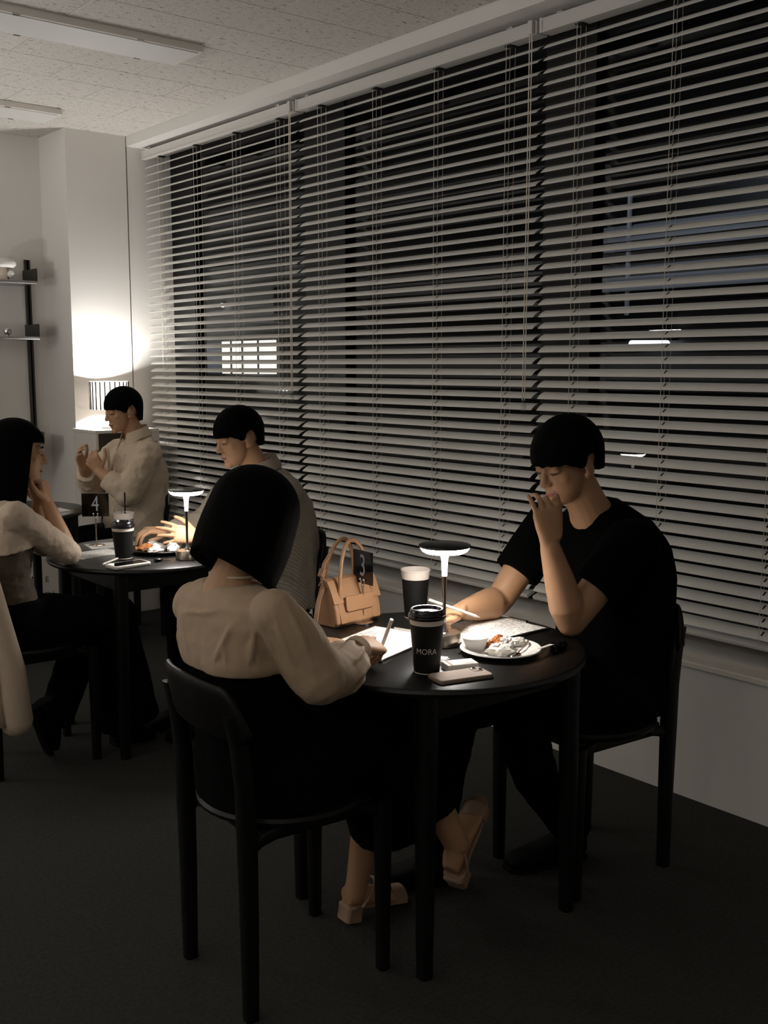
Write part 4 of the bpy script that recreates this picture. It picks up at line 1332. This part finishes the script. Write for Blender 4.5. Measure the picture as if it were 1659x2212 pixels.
# lower legs (bare)
RKn, LKn = V((1.70, 2.06, 0.50)), V((1.78, 2.10, 0.54))
b.tube([(1.40, 2.05, 0.52), RKn, (1.70, 2.13, 0.30), (1.685, 2.165, 0.12), (1.68, 2.172, 0.075)], [0.075, 0.055, 0.048, 0.031, 0.030], 18)
b.tube([(1.40, 2.17, 0.53), LKn, (1.84, 2.04, 0.36), (1.895, 2.0, 0.215)], [0.075, 0.055, 0.046, 0.034], 18)
ft = V((1.835, 2.168, 0.02))
b.rings([(V((1.655, 2.178, 0.072)), (0, 0.024, 0), (0, 0, 0.026)), (V((1.685, 2.175, 0.072)), (0, 0.029, 0), (0, 0, 0.036)), (V((1.745, 2.172, 0.052)), (0, 0.033, 0), (0, 0, 0.026)), (V((1.80, 2.170, 0.030)), (0, 0.038, 0), (0, 0, 0.015)), (V((1.835, 2.168, 0.025)), (0, 0.034, 0), (0, 0, 0.011))], 18)
hee = V((1.888, 2.0, 0.155)); toe = V((2.02, 2.05, 0.285))
fd = (toe - hee).normalized(); fs_ = fd.cross(UP).normalized(); fu = fs_.cross(fd)
b.rings([(hee + fd * t + fu * o_, fs_ * w_, fu * h_) for t, o_, w_, h_ in ((-0.02, 0.01, 0.022, 0.024), (0.015, 0.02, 0.029, 0.036), (0.08, 0.014, 0.032, 0.026), (0.14, 0.004, 0.037, 0.015), (0.175, 0.0, 0.032, 0.010))], 18)
b.obj('body', 'skin', pw, org, remesh=0.0034, smooth_it=3)
face_parts(HW, RW_, pw, org, 0.97)


def lim_bob(az):
    a = abs((az + pi) % (2 * pi) - pi)
    if a < radians(34): return 0.045
    if a < radians(48): return 0.045 - 0.185 * (a - radians(34)) / radians(14)
    return -0.140 + 0.028 * max(0, (a - radians(70)) / radians(110))


def fall_bob(az, z):
    q = max(0, 0.03 - z) / 0.17
    return 1.0 + 0.06 * sin(min(1, q) * pi) - 0.02 * q


hair(HW, RW_, lim_bob, pw, org, 0.98, (0.101, 0.117, 0.106), fall=fall_bob, seed=4, thick=0.80, wave=0.006)
# cream blouse
b = MB()
torso(b, [((1.308, 2.12, 0.812), (0.126, 0, 0.010), (0, 0.168, 0)), ((1.304, 2.12, 0.83), (0.127, 0, 0.006), (0, 0.174, 0)), ((1.298, 2.12, 0.87), (0.122, 0, 0), (0, 0.176, 0)), ((1.285, 2.12, 0.925), (0.106, 0, 0), (0, 0.178, 0)),
          ((1.276, 2.12, 0.962), (0.086, 0, 0), (0, 0.166, 0)), ((1.274, 2.12, 0.990), (0.064, 0, 0), (0, 0.118, 0)), ((1.277, 2.12, 1.000), (0.054, 0, 0), (0, 0.088, 0))])
for a_, e_, w_ in ((LS, LE, LW), (RS2, RE2, RW2)):
    b.ell(a_ + V((0.0, 0, -0.004)), (0.060, 0.054, 0.054))
    b.tube([a_, a_.lerp(e_, 0.35), a_.lerp(e_, 0.75), e_], [0.056, 0.062, 0.065, 0.064], 28)
    dz = V((0, 0, -0.014))
    b.tube([e_, e_.lerp(w_, 0.35) + dz, e_.lerp(w_, 0.66) + dz, e_.lerp(w_, 0.80) + dz * 0.6], [0.063, 0.062, 0.056, 0.042], 28)
    b.tube([e_.lerp(w_, 0.84), e_.lerp(w_, 0.97)], [0.033, 0.031], 18, round_end=False)
# soft fold ridges on the back and along the sleeves
def back_pt(z, th, off=0.0):
    K = ((0.812, 1.308, 0.126, 0.168), (0.87, 1.298, 0.122, 0.176), (0.925, 1.285, 0.106, 0.178), (0.962, 1.276, 0.086, 0.166))
    for k0_, k1_ in zip(K[:-1], K[1:]):
        if z <= k1_[0]: break
    t_ = min(1, max(0, (z - k0_[0]) / (k1_[0] - k0_[0])))
    cx, aa, bb = [k0_[i] + (k1_[i] - k0_[i]) * t_ for i in (1, 2, 3)]
    ct, st_ = cos(radians(th)), sin(radians(th)); q = 2 / 2.3
    return V((cx + math.copysign(abs(ct) ** q, ct) * (aa + off), 2.12 + math.copysign(abs(st_) ** q, st_) * (bb + off), z))
for z0_, th0, z1_, th1, rr in ((0.935, 222, 0.83, 200, 0.008), (0.925, 246, 0.835, 238, 0.007), (0.94, 160, 0.84, 172, 0.006), (0.955, 205, 0.93, 165, 0.006), (0.90, 212, 0.82, 216, 0.006), (0.88, 150, 0.82, 146, 0.006)):
    b.tube([back_pt(z0_ + (z1_ - z0_) * k / 6, th0 + (th1 - th0) * k / 6) for k in range(7)], [rr * 0.3, rr * 0.8, rr, rr, rr, rr * 0.8, rr * 0.3], 10)
for k in range(9):
    ph = 2 * pi * k / 9 + 0.3
    x_, y_, _d = frame_for(RE2 - RS2)
    o_ = lambda t_, r_, tw_: RS2.lerp(RE2, t_) + (x_ * cos(ph + tw_) + y_ * sin(ph + tw_)) * r_
    b.tube([o_(-0.05, 0.050, 0), o_(0.2, 0.058, 0.2), o_(0.5, 0.0625, 0.4), o_(0.75 + 0.1 * sin(k * 2.3), 0.063, 0.55)], [0.006, 0.007, 0.006, 0.002], 8)
    x_, y_, _d = frame_for(RW2 - RE2)
    o2 = lambda t_, r_, tw_: RE2.lerp(RW2, t_) + dz * (1 if t_ < 0.75 else 0.6) + (x_ * cos(ph + tw_) + y_ * sin(ph + tw_)) * r_
    b.tube([o2(0.1 + 0.1 * sin(k * 1.7), 0.060, 0.3), o2(0.45, 0.061, 0.15), o2(0.66, 0.056, 0.05), o2(0.84, 0.041, 0)], [0.002, 0.007, 0.008, 0.006], 8)
b.obj('blouse', 'blouse', pw, org, remesh=0.0045, smooth_it=4, disp=(0.10, 0.012))
# gathered cuff ribs
m = MB(); a_, w_ = RE2, RW2
for k in range(5):
    q = a_.lerp(w_, 0.86 + 0.028 * k); dd = (w_ - a_).normalized(); x, y, _ = frame_for(dd)
    m.tube([q + (x * cos(u) + y * sin(u)) * 0.0335 for u in [2 * pi * i / 24 for i in range(25)]], 0.0028, 6, round_end=False)
m.obj('cuff', 'blouse', pw, org)
m = MB()
pts = []
for k in range(33):
    u = 2 * pi * k / 32
    pts.append(V((1.296 + 0.060 * cos(u), 2.125 + 0.066 * sin(u), 1.018 - 0.03 * max(0, cos(u)))))
m.tube(pts, 0.0032, 8, round_end=False); m.obj('necklace', 'pearl', pw, org)
# black dress: bodice and long skirt over crossed legs
b = MB()
torso(b, [((1.40, 2.12, 0.475), (0.175, 0, 0), (0, 0.195, 0)), ((1.385, 2.12, 0.55), (0.175, 0, 0), (0, 0.195, 0)), ((1.335, 2.12, 0.66), (0.128, 0, 0), (0, 0.160, 0)), ((1.315, 2.12, 0.74), (0.116, 0, 0), (0, 0.152, 0)), ((1.31, 2.12, 0.80), (0.112, 0, 0), (0, 0.152, 0))])
b.tube([(1.42, 2.03, 0.55), (1.58, 2.045, 0.575), (1.70, 2.06, 0.53)], [0.115, 0.108, 0.085], 22)
b.tube([(1.42, 2.19, 0.55), (1.60, 2.15, 0.59), (1.765, 2.09, 0.56)], [0.115, 0.105, 0.085], 22)
b.rings([(V((1.66, 2.07, 0.55)), (0.16, 0, 0.02), (0, 0.13, 0)), (V((1.70, 2.075, 0.46)), (0.145, 0, 0.02), (0, 0.125, 0)), (V((1.725, 2.08, 0.36)), (0.125, 0, 0.02), (0, 0.12, 0)), (V((1.745, 2.08, 0.285)), (0.115, 0, 0.035), (0, 0.12, 0))], 28)
b.tube([LKn, (1.82, 2.06, 0.42), (1.862, 2.03, 0.315)], [0.086, 0.082, 0.070], 20, round_end=False)
b.rings([(V((1.36, 2.12, 0.52)), (0.15, 0, 0), (0, 0.2, 0)), (V((1.36, 2.12, 0.474)), (0.155, 0, 0), (0, 0.2, 0))], 28)
b.obj('dress', 'blackcloth', pw, org, remesh=0.007, smooth_it=4, disp=(0.09, 0.014))


def sandal(heel, toe, lift, parent, org, s_up=None):
    heel, toe = V(heel), V(toe)
    d = (toe - heel).normalized(); L = (toe - heel).length
    s = d.cross(UP).normalized(); u = s.cross(d)
    t = bpy.data.objects.new('sandal', None); 
    m = MB()
    sec = ((-0.03, 0.6), (0.05, 0.9), (0.3, 0.8), (0.6, 0.95), (0.85, 1.0), (1.0, 0.75), (1.08, 0.25))
    top = []; bot = []
    for sg in (1, -1):
        q = sec if sg == 1 else list(reversed(sec))
        for tt, k in q:
            lf = 0.0
            top.append(heel + d * (L * tt) + s * (0.036 * k * sg)); 
    m.loft([[p - u * 0.004 for p in top], [p + u * 0.004 for p in top]])
    o = m.obj('sandal', 'sandal', parent, org, smooth=False, bevel=0.002)
    hp = heel + d * 0.018
    hd = -u
    m = MB(); rg = []
    for z_, k in ((0.0, 1.0), (0.5, 0.95), (1.0, 0.98)):
        c = hp + hd * (lift * z_)
        rg.append([c + d * (0.027 * k * cx) + s * (0.03 * k * cy) for cx, cy in ((-1, -.7), (-.8, -1), (.8, -1), (1, -.7), (1, .7), (.8, 1), (-.8, 1), (-1, .7))])
    m.loft(rg).obj('block_heel', 'sandal', o, org, smooth=False, bevel=0.003)
    def strap(p0, h, wd):
        rg = []
        for k in range(13):
            a = pi * k / 12
            c = heel + d * (L * p0) + s * (cos(a) * 0.038) + u * (sin(a) * h)
            rg.append([c + d * (-wd), c + d * wd, c + d * wd + (s * cos(a) + u * sin(a)) * 0.0025, c - d * wd + (s * cos(a) + u * sin(a)) * 0.0025])
        MB().loft(rg).obj('strap', 'sandal', o, org, smooth=True, angle=50)
    strap(0.84, 0.036, 0.02)
    # sling strap round the instep
    pts = []
    for k in range(17):
        a = pi * k / 16
        pts.append(heel + d * (0.03 + 0.05 * sin(a)) + s * (cos(a) * 0.036) + u * (0.006 + 0.062 * sin(a)))
    MB().tube(pts, 0.0042, 8).obj('strap', 'sandal', o, org)
    return o


sandal((1.655, 2.178, 0.047), (1.845, 2.168, 0.012), 0.043, pw, org)
sandal(hee - fd * 0.03 - fu * 0.020, toe + fd * 0.01 - fu * 0.014, 0.045, pw, org)
pencil(ony(846, 1338, 2.07), onz(822, 1404, 0.758), 'white pen in the writing hand of the bob haired woman', 0.0048)

# ---------------------------------------------------------------- person in grey striped shirt
org = V((2.435, 3.80, 0))
ps = empty('person', org, 'person in striped grey shirt and dark lanyard, hands together on table', 'person')
HS = V((2.385, 3.875, 1.196)); RSm = head_frame((-0.96, 0.05, -0.24), (-0.22, 0.02, 0.97))
b = MB()
add_head(b, HS, RSm, 1.0)
b.tube([HS + V((0.035, 0, -0.05)), V((2.465, 3.865, 1.08)), V((2.50, 3.86, 1.0))], [0.054, 0.055, 0.075], 18)
torso(b, [((2.54, 3.82, 0.5), (0.1, 0, 0), (0, 0.15, 0)), ((2.53, 3.83, 0.75), (0.1, 0, 0), (0, 0.15, 0)), ((2.50, 3.86, 1.0), (0.08, 0, 0), (0, 0.15, 0))])
LS, LE, LW = V((2.49, 3.69, 0.975)), V((2.33, 3.67, 0.80)), V((2.155, 3.80, 0.80))
RS2, RE2, RW2 = V((2.45, 4.03, 0.97)), V((2.335, 4.08, 0.82)), V((2.14, 4.045, 0.80))
arm(b, LS, LE, LW); arm(b, RS2, RE2, RW2)
add_hand(b, LW + V((-0.012, 0.008, 0.004)), V((-0.86, 0.42, 0.22)), V((-0.28, -0.85, 0.45)), -1, 1.0, ((8, 12, 8), (6, 10, 8), (10, 12, 8), (14, 14, 10)), 9)
add_hand(b, RW2 + V((-0.012, 0, 0.004)), V((-0.95, 0.1, 0.1)), V((-0.1, -0.1, 1)), 1, 1.0, ((30, 40, 20),) * 4, 4)
b.obj('body', 'skin', ps, org, remesh=0.0040, smooth_it=2)
face_parts(HS, RSm, ps, org)
hair(HS, RSm, lim_short(0.028, 0.022, -0.060), ps, org, 1.0, (0.094, 0.112, 0.108), fall=fall_short, seed=8)
b = MB()
torso(b, [((2.54, 3.82, 0.475), (0.17, 0, 0), (0, 0.205, 0)), ((2.545, 3.82, 0.60), (0.168, 0, 0), (0, 0.205, 0)), ((2.54, 3.825, 0.78), (0.158, 0, 0), (0, 0.205, 0)), ((2.525, 3.84, 0.92), (0.145, 0, 0), (0, 0.205, 0)), ((2.505, 3.855, 1.00), (0.11, 0, 0.02), (0, 0.185, 0)), ((2.49, 3.86, 1.045), (0.075, 0, 0.02), (0, 0.115, 0)), ((2.482, 3.862, 1.062), (0.064, 0, 0.02), (0, 0.078, 0))])
for a_, e_, w_ in ((LS, LE, LW), (RS2, RE2, RW2)):
    b.ell(a_ + V((0.01, 0, 0)), (0.075, 0.075, 0.068))
    b.tube([a_, a_.lerp(e_, 0.5), e_], [0.072, 0.068, 0.062], 20)
    b.tube([e_, e_.lerp(w_, 0.5), e_.lerp(w_, 0.9)], [0.060, 0.050, 0.043], 20)
b.obj('shirt', 'stripe', ps, org, remesh=0.006, smooth_it=4, disp=(0.07, 0.018))


def collar(c, rx, ry, h, parent, org, mt, tilt=0.02, gap=50, fwd=-1, wing=0.05):
    """shirt collar: stand band plus turned-down leaf, open at the front (-x when fwd=-1)"""
    m = MB(); top, mid, low = [], [], []
    n = 28
    for k in range(n + 1):
        a = radians(gap / 2 + (360 - gap) * k / n)
        fx = cos(a) * fwd
        d = V((fx, sin(a), 0))
        e = max(0, cos(a)) ** 2
        p = V(c) + V((d.x * rx, d.y * ry, -tilt * fx * fwd - 0.01 * e))
        top.append(p + UP * h); mid.append(p + V((d.x, d.y, 0)) * 0.012 + UP * (h * 0.35 - wing * 0.3 * e)); low.append(p + V((d.x, d.y, 0)) * (0.026 + 0.012 * e) - UP * (h * 0.30 + wing * e))
    base = [p - UP * h * 0.8 for p in top]
    rings = []
    for i in range(n + 1):
        rings.append([base[i], top[i], top[i] + UP * 0.003, mid[i], low[i], low[i] - UP * 0.001 - V((0, 0, 0.002)), mid[i] - UP * 0.004, top[i] - UP * 0.002 + (V(c) - top[i]).normalized() * 0.003])
    m.loft(rings)
    return m.obj('collar', mt, parent, org, angle=60)


collar((2.482, 3.862, 1.072), 0.070, 0.072, 0.032, ps, org, 'stripe')
m = MB()
pts = [V((2.47 - 0.06, 3.93, 1.0)), V((2.50, 3.925, 1.075)), V((2.555, 3.87, 1.085)), V((2.53, 3.80, 1.075)), V((2.47, 3.775, 1.045)), V((2.405, 3.80, 0.97))]
rg = [[p + V((0, 0, 0.0)) + V(q) for q in ((-0.003, -0.003, 0.008), (0.003, -0.003, -0.008), (0.003, 0.003, -0.008), (-0.003, 0.003, 0.008))] for p in pts]
m.loft(rg).obj('lanyard', 'blackcloth', ps, org)
for k in range(4):
    m = MB(); q = LW + (LE - LW).normalized() * (0.008 + 0.010 * k); x, y, _ = frame_for((LE - LW).normalized())
    m.tube([q + (x * cos(u) + y * sin(u)) * 0.036 for u in [2 * pi * i / 28 for i in range(29)]], 0.0034, 8, round_end=False)
    m.obj('bracelet', 'bracelet', ps, org)
b = MB()
torso(b, [((2.54, 3.82, 0.478), (0.15, 0, 0), (0, 0.19, 0)), ((2.54, 3.82, 0.56), (0.15, 0, 0), (0, 0.19, 0))])
for yy in (3.74, 3.92):
    b.tube([(2.5, yy, 0.545), (2.1, yy, 0.545)], [0.09, 0.072], 18); b.tube([(2.1, yy, 0.545), (2.14, yy, 0.1)], [0.07, 0.056], 18)
b.obj('trousers', 'denim', ps, org, remesh=0.008, smooth_it=3, disp=(0.07, 0.014))
for yy in (3.74, 3.92): shoe((1.95, yy, 0), (2.2, yy, 0), 0.092, ps, org)

# ---------------------------------------------------------------- person in beige shirt
org = V((2.572, 5.46, 0))
pb = empty('person', org, 'person in beige button shirt with raised clasped hands, before the cabinet', 'person')
HB = V((2.642, 5.49, 1.252)); RB = head_frame((-0.97, 0.02, -0.2), (-0.2, 0.0, 0.98))
b = MB()
add_head(b, HB, RB, 1.0)
b.tube([HB + V((0.03, 0, -0.05)), V((2.70, 5.48, 1.13)), V((2.71, 5.47, 1.04))], [0.052, 0.052, 0.07], 18)
torso(b, [((2.66, 5.46, 0.5), (0.1, 0, 0), (0, 0.14, 0)), ((2.69, 5.46, 0.8), (0.1, 0, 0), (0, 0.14, 0)), ((2.70, 5.47, 1.03), (0.07, 0, 0), (0, 0.14, 0))])
LS, LE, LW = V((2.69, 5.30, 1.015)), V((2.545, 5.27, 0.82)), V((2.445, 5.39, 0.935))
RS2, RE2, RW2 = V((2.68, 5.64, 1.015)), V((2.51, 5.64, 0.84)), V((2.405, 5.50, 0.95))
arm(b, LS, LE, LW); arm(b, RS2, RE2, RW2)
add_hand(b, LW, V((-0.35, 0.2, 0.9)), V((-0.55, -0.8, -0.1)), -1, 0.95, ((40, 45, 25), (45, 50, 25), (50, 50, 25), (55, 50, 25)), 3)
add_hand(b, RW2, V((-0.4, -0.25, 0.86)), V((-0.6, 0.75, -0.1)), 1, 0.95, ((25, 35, 20),) * 4, 5)
b.obj('body', 'skin', pb, org, remesh=0.0042, smooth_it=2)
face_parts(HB, RB, pb, org)
hair(HB, RB, lim_short(0.026, 0.018, -0.078), pb, org, 1.0, (0.091, 0.110, 0.104), fall=fall_short, seed=12)
b = MB()
torso(b, [((2.66, 5.46, 0.475), (0.165, 0, 0), (0, 0.20, 0)), ((2.685, 5.46, 0.62), (0.165, 0, 0), (0, 0.20, 0)), ((2.70, 5.46, 0.80), (0.155, 0, 0), (0, 0.20, 0)), ((2.70, 5.465, 0.95), (0.145, 0, 0), (0, 0.20, 0)), ((2.70, 5.47, 1.03), (0.115, 0, 0.02), (0, 0.18, 0)), ((2.702, 5.475, 1.085), (0.080, 0, 0.02), (0, 0.115, 0)), ((2.702, 5.478, 1.108), (0.062, 0, 0.02), (0, 0.076, 0))])
for a_, e_, w_ in ((LS, LE, LW), (RS2, RE2, RW2)):
    b.ell(a_, (0.078, 0.078, 0.07))
    b.tube([a_, a_.lerp(e_, 0.5), e_], [0.078, 0.078, 0.075], 20)
    b.tube([e_, e_.lerp(w_, 0.4), e_.lerp(w_, 0.72)], [0.072, 0.064, 0.058], 20, round_end=False)
b.obj('shirt', 'beige_shirt', pb, org, remesh=0.006, smooth_it=4, disp=(0.08, 0.028))
collar((2.702, 5.478, 1.118), 0.068, 0.072, 0.034, pb, org, 'beige_shirt', wing=0.07)
MB().box((2.548, 5.47, 0.88), (0.008, 0.03, 0.36), Matrix.Rotation(radians(-5), 3, 'Y')).obj('placket', 'beige_shirt', pb, org, bevel=0.003)
for k in range(3):
    MB().ell((2.545 - 0.004 * k, 5.47, 1.0 - 0.1 * k), (0.003, 0.006, 0.006), None, 10, 8).obj('button', 'cupwhite', pb, org)
b = MB()
torso(b, [((2.66, 5.46, 0.478), (0.15, 0, 0), (0, 0.185, 0)), ((2.66, 5.46, 0.56), (0.15, 0, 0), (0, 0.185, 0))])
for yy in (5.37, 5.56):
    b.tube([(2.6, yy, 0.545), (2.29, yy, 0.545)], [0.09, 0.072], 18); b.tube([(2.29, yy, 0.545), (2.53, yy, 0.1)], [0.07, 0.056], 18)
b.obj('trousers', 'denim', pb, org, remesh=0.008, smooth_it=3)
for yy in (5.37, 5.56): shoe((2.36, yy, 0), (2.60, yy, 0), 0.092, pb, org)

# ---------------------------------------------------------------- long haired woman at the left edge
org = V((1.475, 3.925, 0))
pl = empty('person', org, 'woman with long black hair and cream cardigan at the left edge', 'person')
HL = V((1.462, 3.93, 1.175)); RL = head_frame((0.95, -0.28, -0.08), (0.08, 0, 0.99))
b = MB()
add_head(b, HL, RL, 0.98)
b.tube([HL + V((-0.03, 0, -0.05)), V((1.41, 3.93, 1.05)), V((1.395, 3.93, 0.97))], [0.048, 0.050, 0.07], 18)
torso(b, [((1.42, 3.93, 0.5), (0.075, 0, 0), (0, 0.12, 0)), ((1.385, 3.93, 0.72), (0.07, 0, 0), (0, 0.105, 0)), ((1.39, 3.93, 0.98), (0.07, 0, 0), (0, 0.13, 0))])
RS2, RE2, RW2 = V((1.385, 3.775, 0.965)), V((1.618, 3.868, 0.793)), V((1.557, 3.90, 0.985))
LS, LE, LW = V((1.40, 4.085, 0.965)), V((1.60, 4.06, 0.80)), V((1.555, 3.985, 0.975))
arm(b, RS2, RE2, RW2, (0.042, 0.038, 0.035, 0.037, 0.031, 0.024)); arm(b, LS, LE, LW, (0.042, 0.038, 0.035, 0.037, 0.031, 0.024))
add_hand(b, RW2, V((-0.1, 0.15, 1)), V((0.75, -0.6, 0.1)), 1, 0.92, ((55, 60, 30), (60, 62, 30), (62, 62, 30), (62, 60, 30)), 2)
add_hand(b, LW, V((-0.15, -0.25, 1)), V((0.9, 0.3, 0.1)), -1, 0.92, ((40, 50, 30),) * 4, 2)
b.obj('body', 'skin', pl, org, remesh=0.0040, smooth_it=2)
face_parts(HL, RL, pl, org, 0.98)


def lim_long(az):
    a = abs((az + pi) % (2 * pi) - pi)
    if a < radians(58): return 0.048
    if a < radians(72): return 0.048 - 0.293 * (a - radians(58)) / radians(14)
    return -0.245 + 0.03 * sin(az * 13)


hair(HL, RL, lim_long, pl, org, 1.0, (0.092, 0.110, 0.103), fall=lambda az, z: 1.0 + 0.10 * max(0, 0.03 - z) / 0.25, seed=20, thick=0.78)
b = MB()
for a_, e_, w_ in ((LS, LE, LW), (RS2, RE2, RW2)):
    b.ell(a_, (0.060, 0.058, 0.056))
    b.tube([a_, a_.lerp(e_, 0.5), e_], [0.056, 0.052, 0.049], 20)
    b.tube([e_, e_.lerp(w_, 0.12)], [0.047, 0.045], 20, round_end=False)
torso(b, [((1.385, 3.93, 0.83), (0.112, 0, 0.02), (0, 0.165, 0)), ((1.385, 3.93, 0.90), (0.112, 0, 0), (0, 0.168, 0)), ((1.388, 3.93, 0.96), (0.088, 0, 0), (0, 0.158, 0)), ((1.395, 3.93, 1.0), (0.062, 0, 0), (0, 0.10, 0)), ((1.40, 3.93, 1.02), (0.054, 0, 0), (0, 0.07, 0))])
b.obj('cardigan', 'cardigan', pl, org, remesh=0.005, smooth_it=3, disp=(0.04, 0.014))
b = MB()
torso(b, [((1.405, 3.93, 0.625), (0.098, 0, 0), (0, 0.142, 0)), ((1.385, 3.93, 0.72), (0.09, 0, 0), (0, 0.132, 0)), ((1.385, 3.93, 0.83), (0.102, 0, 0), (0, 0.148, 0)), ((1.39, 3.93, 0.9), (0.10, 0, 0), (0, 0.15, 0))])
b.obj('top', 'knit', pl, org, remesh=0.006, smooth_it=3, disp=(0.03, 0.014))
b = MB()
torso(b, [((1.44, 3.93, 0.476), (0.15, 0, 0), (0, 0.18, 0)), ((1.44, 3.93, 0.55), (0.15, 0, 0), (0, 0.18, 0)), ((1.425, 3.93, 0.64), (0.115, 0, 0), (0, 0.155, 0))])
b.tube([(1.46, 3.85, 0.535), (1.64, 3.84, 0.535), (1.80, 3.84, 0.53)], [0.095, 0.084, 0.076], 20)
b.rings([(V((1.785, 3.84, 0.56)), (0.076, 0, 0), (0, 0.076, 0)), (V((1.80, 3.845, 0.42)), (0.088, 0, 0), (0, 0.085, 0)), (V((1.825, 3.85, 0.22)), (0.105, 0, 0.02), (0, 0.1, 0)), (V((1.84, 3.85, 0.085)), (0.118, 0, 0.03), (0, 0.108, 0))], 24)
b.tube([(1.46, 4.01, 0.535), (1.62, 3.99, 0.53), (1.74, 3.96, 0.51)], [0.092, 0.084, 0.076], 20)
b.tube([(1.74, 3.96, 0.52), (1.64, 3.92, 0.33), (1.555, 3.88, 0.17)], [0.08, 0.074, 0.066], 20)
b.obj('trousers', 'denim', pl, org, remesh=0.007, smooth_it=3, disp=(0.09, 0.016))
shoe((1.94, 3.85, 0), (1.76, 3.85, 0), 0.09, pl, org)
# tucked boot with raised heel
hee2, toe2 = V((1.452, 3.852, 0.225)), V((1.515, 3.872, 0.035))
dd = (toe2 - hee2).normalized(); u_ = V((0.92, 0.05, 0.38)).normalized(); s_ = dd.cross(u_).normalized(); u_ = s_.cross(dd)
m = MB()
m.rings([(hee2 + dd * t + u_ * (h_ / 2), s_ * w_, u_ * (h_ / 2)) for t, w_, h_ in ((0, 0.036, 0.08), (0.04, 0.043, 0.10), (0.1, 0.045, 0.075), (0.16, 0.047, 0.05), (0.205, 0.036, 0.03))], 18, p=2.6)
o = m.obj('boot', 'shoe', pl, org, remesh=0.006, smooth_it=3)
MB().rings([(hee2 + dd * t - u_ * 0.008, s_ * w_, u_ * 0.011) for t, w_ in ((-0.004, 0.036), (0.1, 0.046), (0.17, 0.048), (0.215, 0.03))], 14, p=3).obj('sole', 'shoe', o, org)

# cream coat hanging over the back of her chair
m = MB(); rg = []
ct = empty('coat', (1.25, 3.80, 0.2), 'cream coat hanging over the chair back at the left edge', 'coat')
for z, x0, hw, th in ((0.822, 1.232, 0.17, 0.042), (0.78, 1.222, 0.18, 0.05), (0.62, 1.225, 0.17, 0.05), (0.5, 1.235, 0.165, 0.055), (0.35, 1.26, 0.17, 0.06), (0.225, 1.275, 0.185, 0.065)):
    r = []
    for k in range(40):
        a = 2 * pi * k / 40
        w_ = 1 + 0.12 * sin(a * 6 + z * 5) * (0.83 - z)
        r.append(V((x0 + cos(a) * th * w_, 3.865 + sin(a) * hw, z)))
    rg.append(r)
m.loft(rg).obj('coat_cloth', 'coat', ct, ct.location, angle=180)
m = MB(); m.tube([(1.262, 3.735, 0.80), (1.285, 3.70, 0.60), (1.325, 3.705, 0.42), (1.335, 3.715, 0.23)], [0.03, 0.042, 0.046, 0.058], 16); m.obj('sleeve', 'coat', ct, ct.location, angle=180)
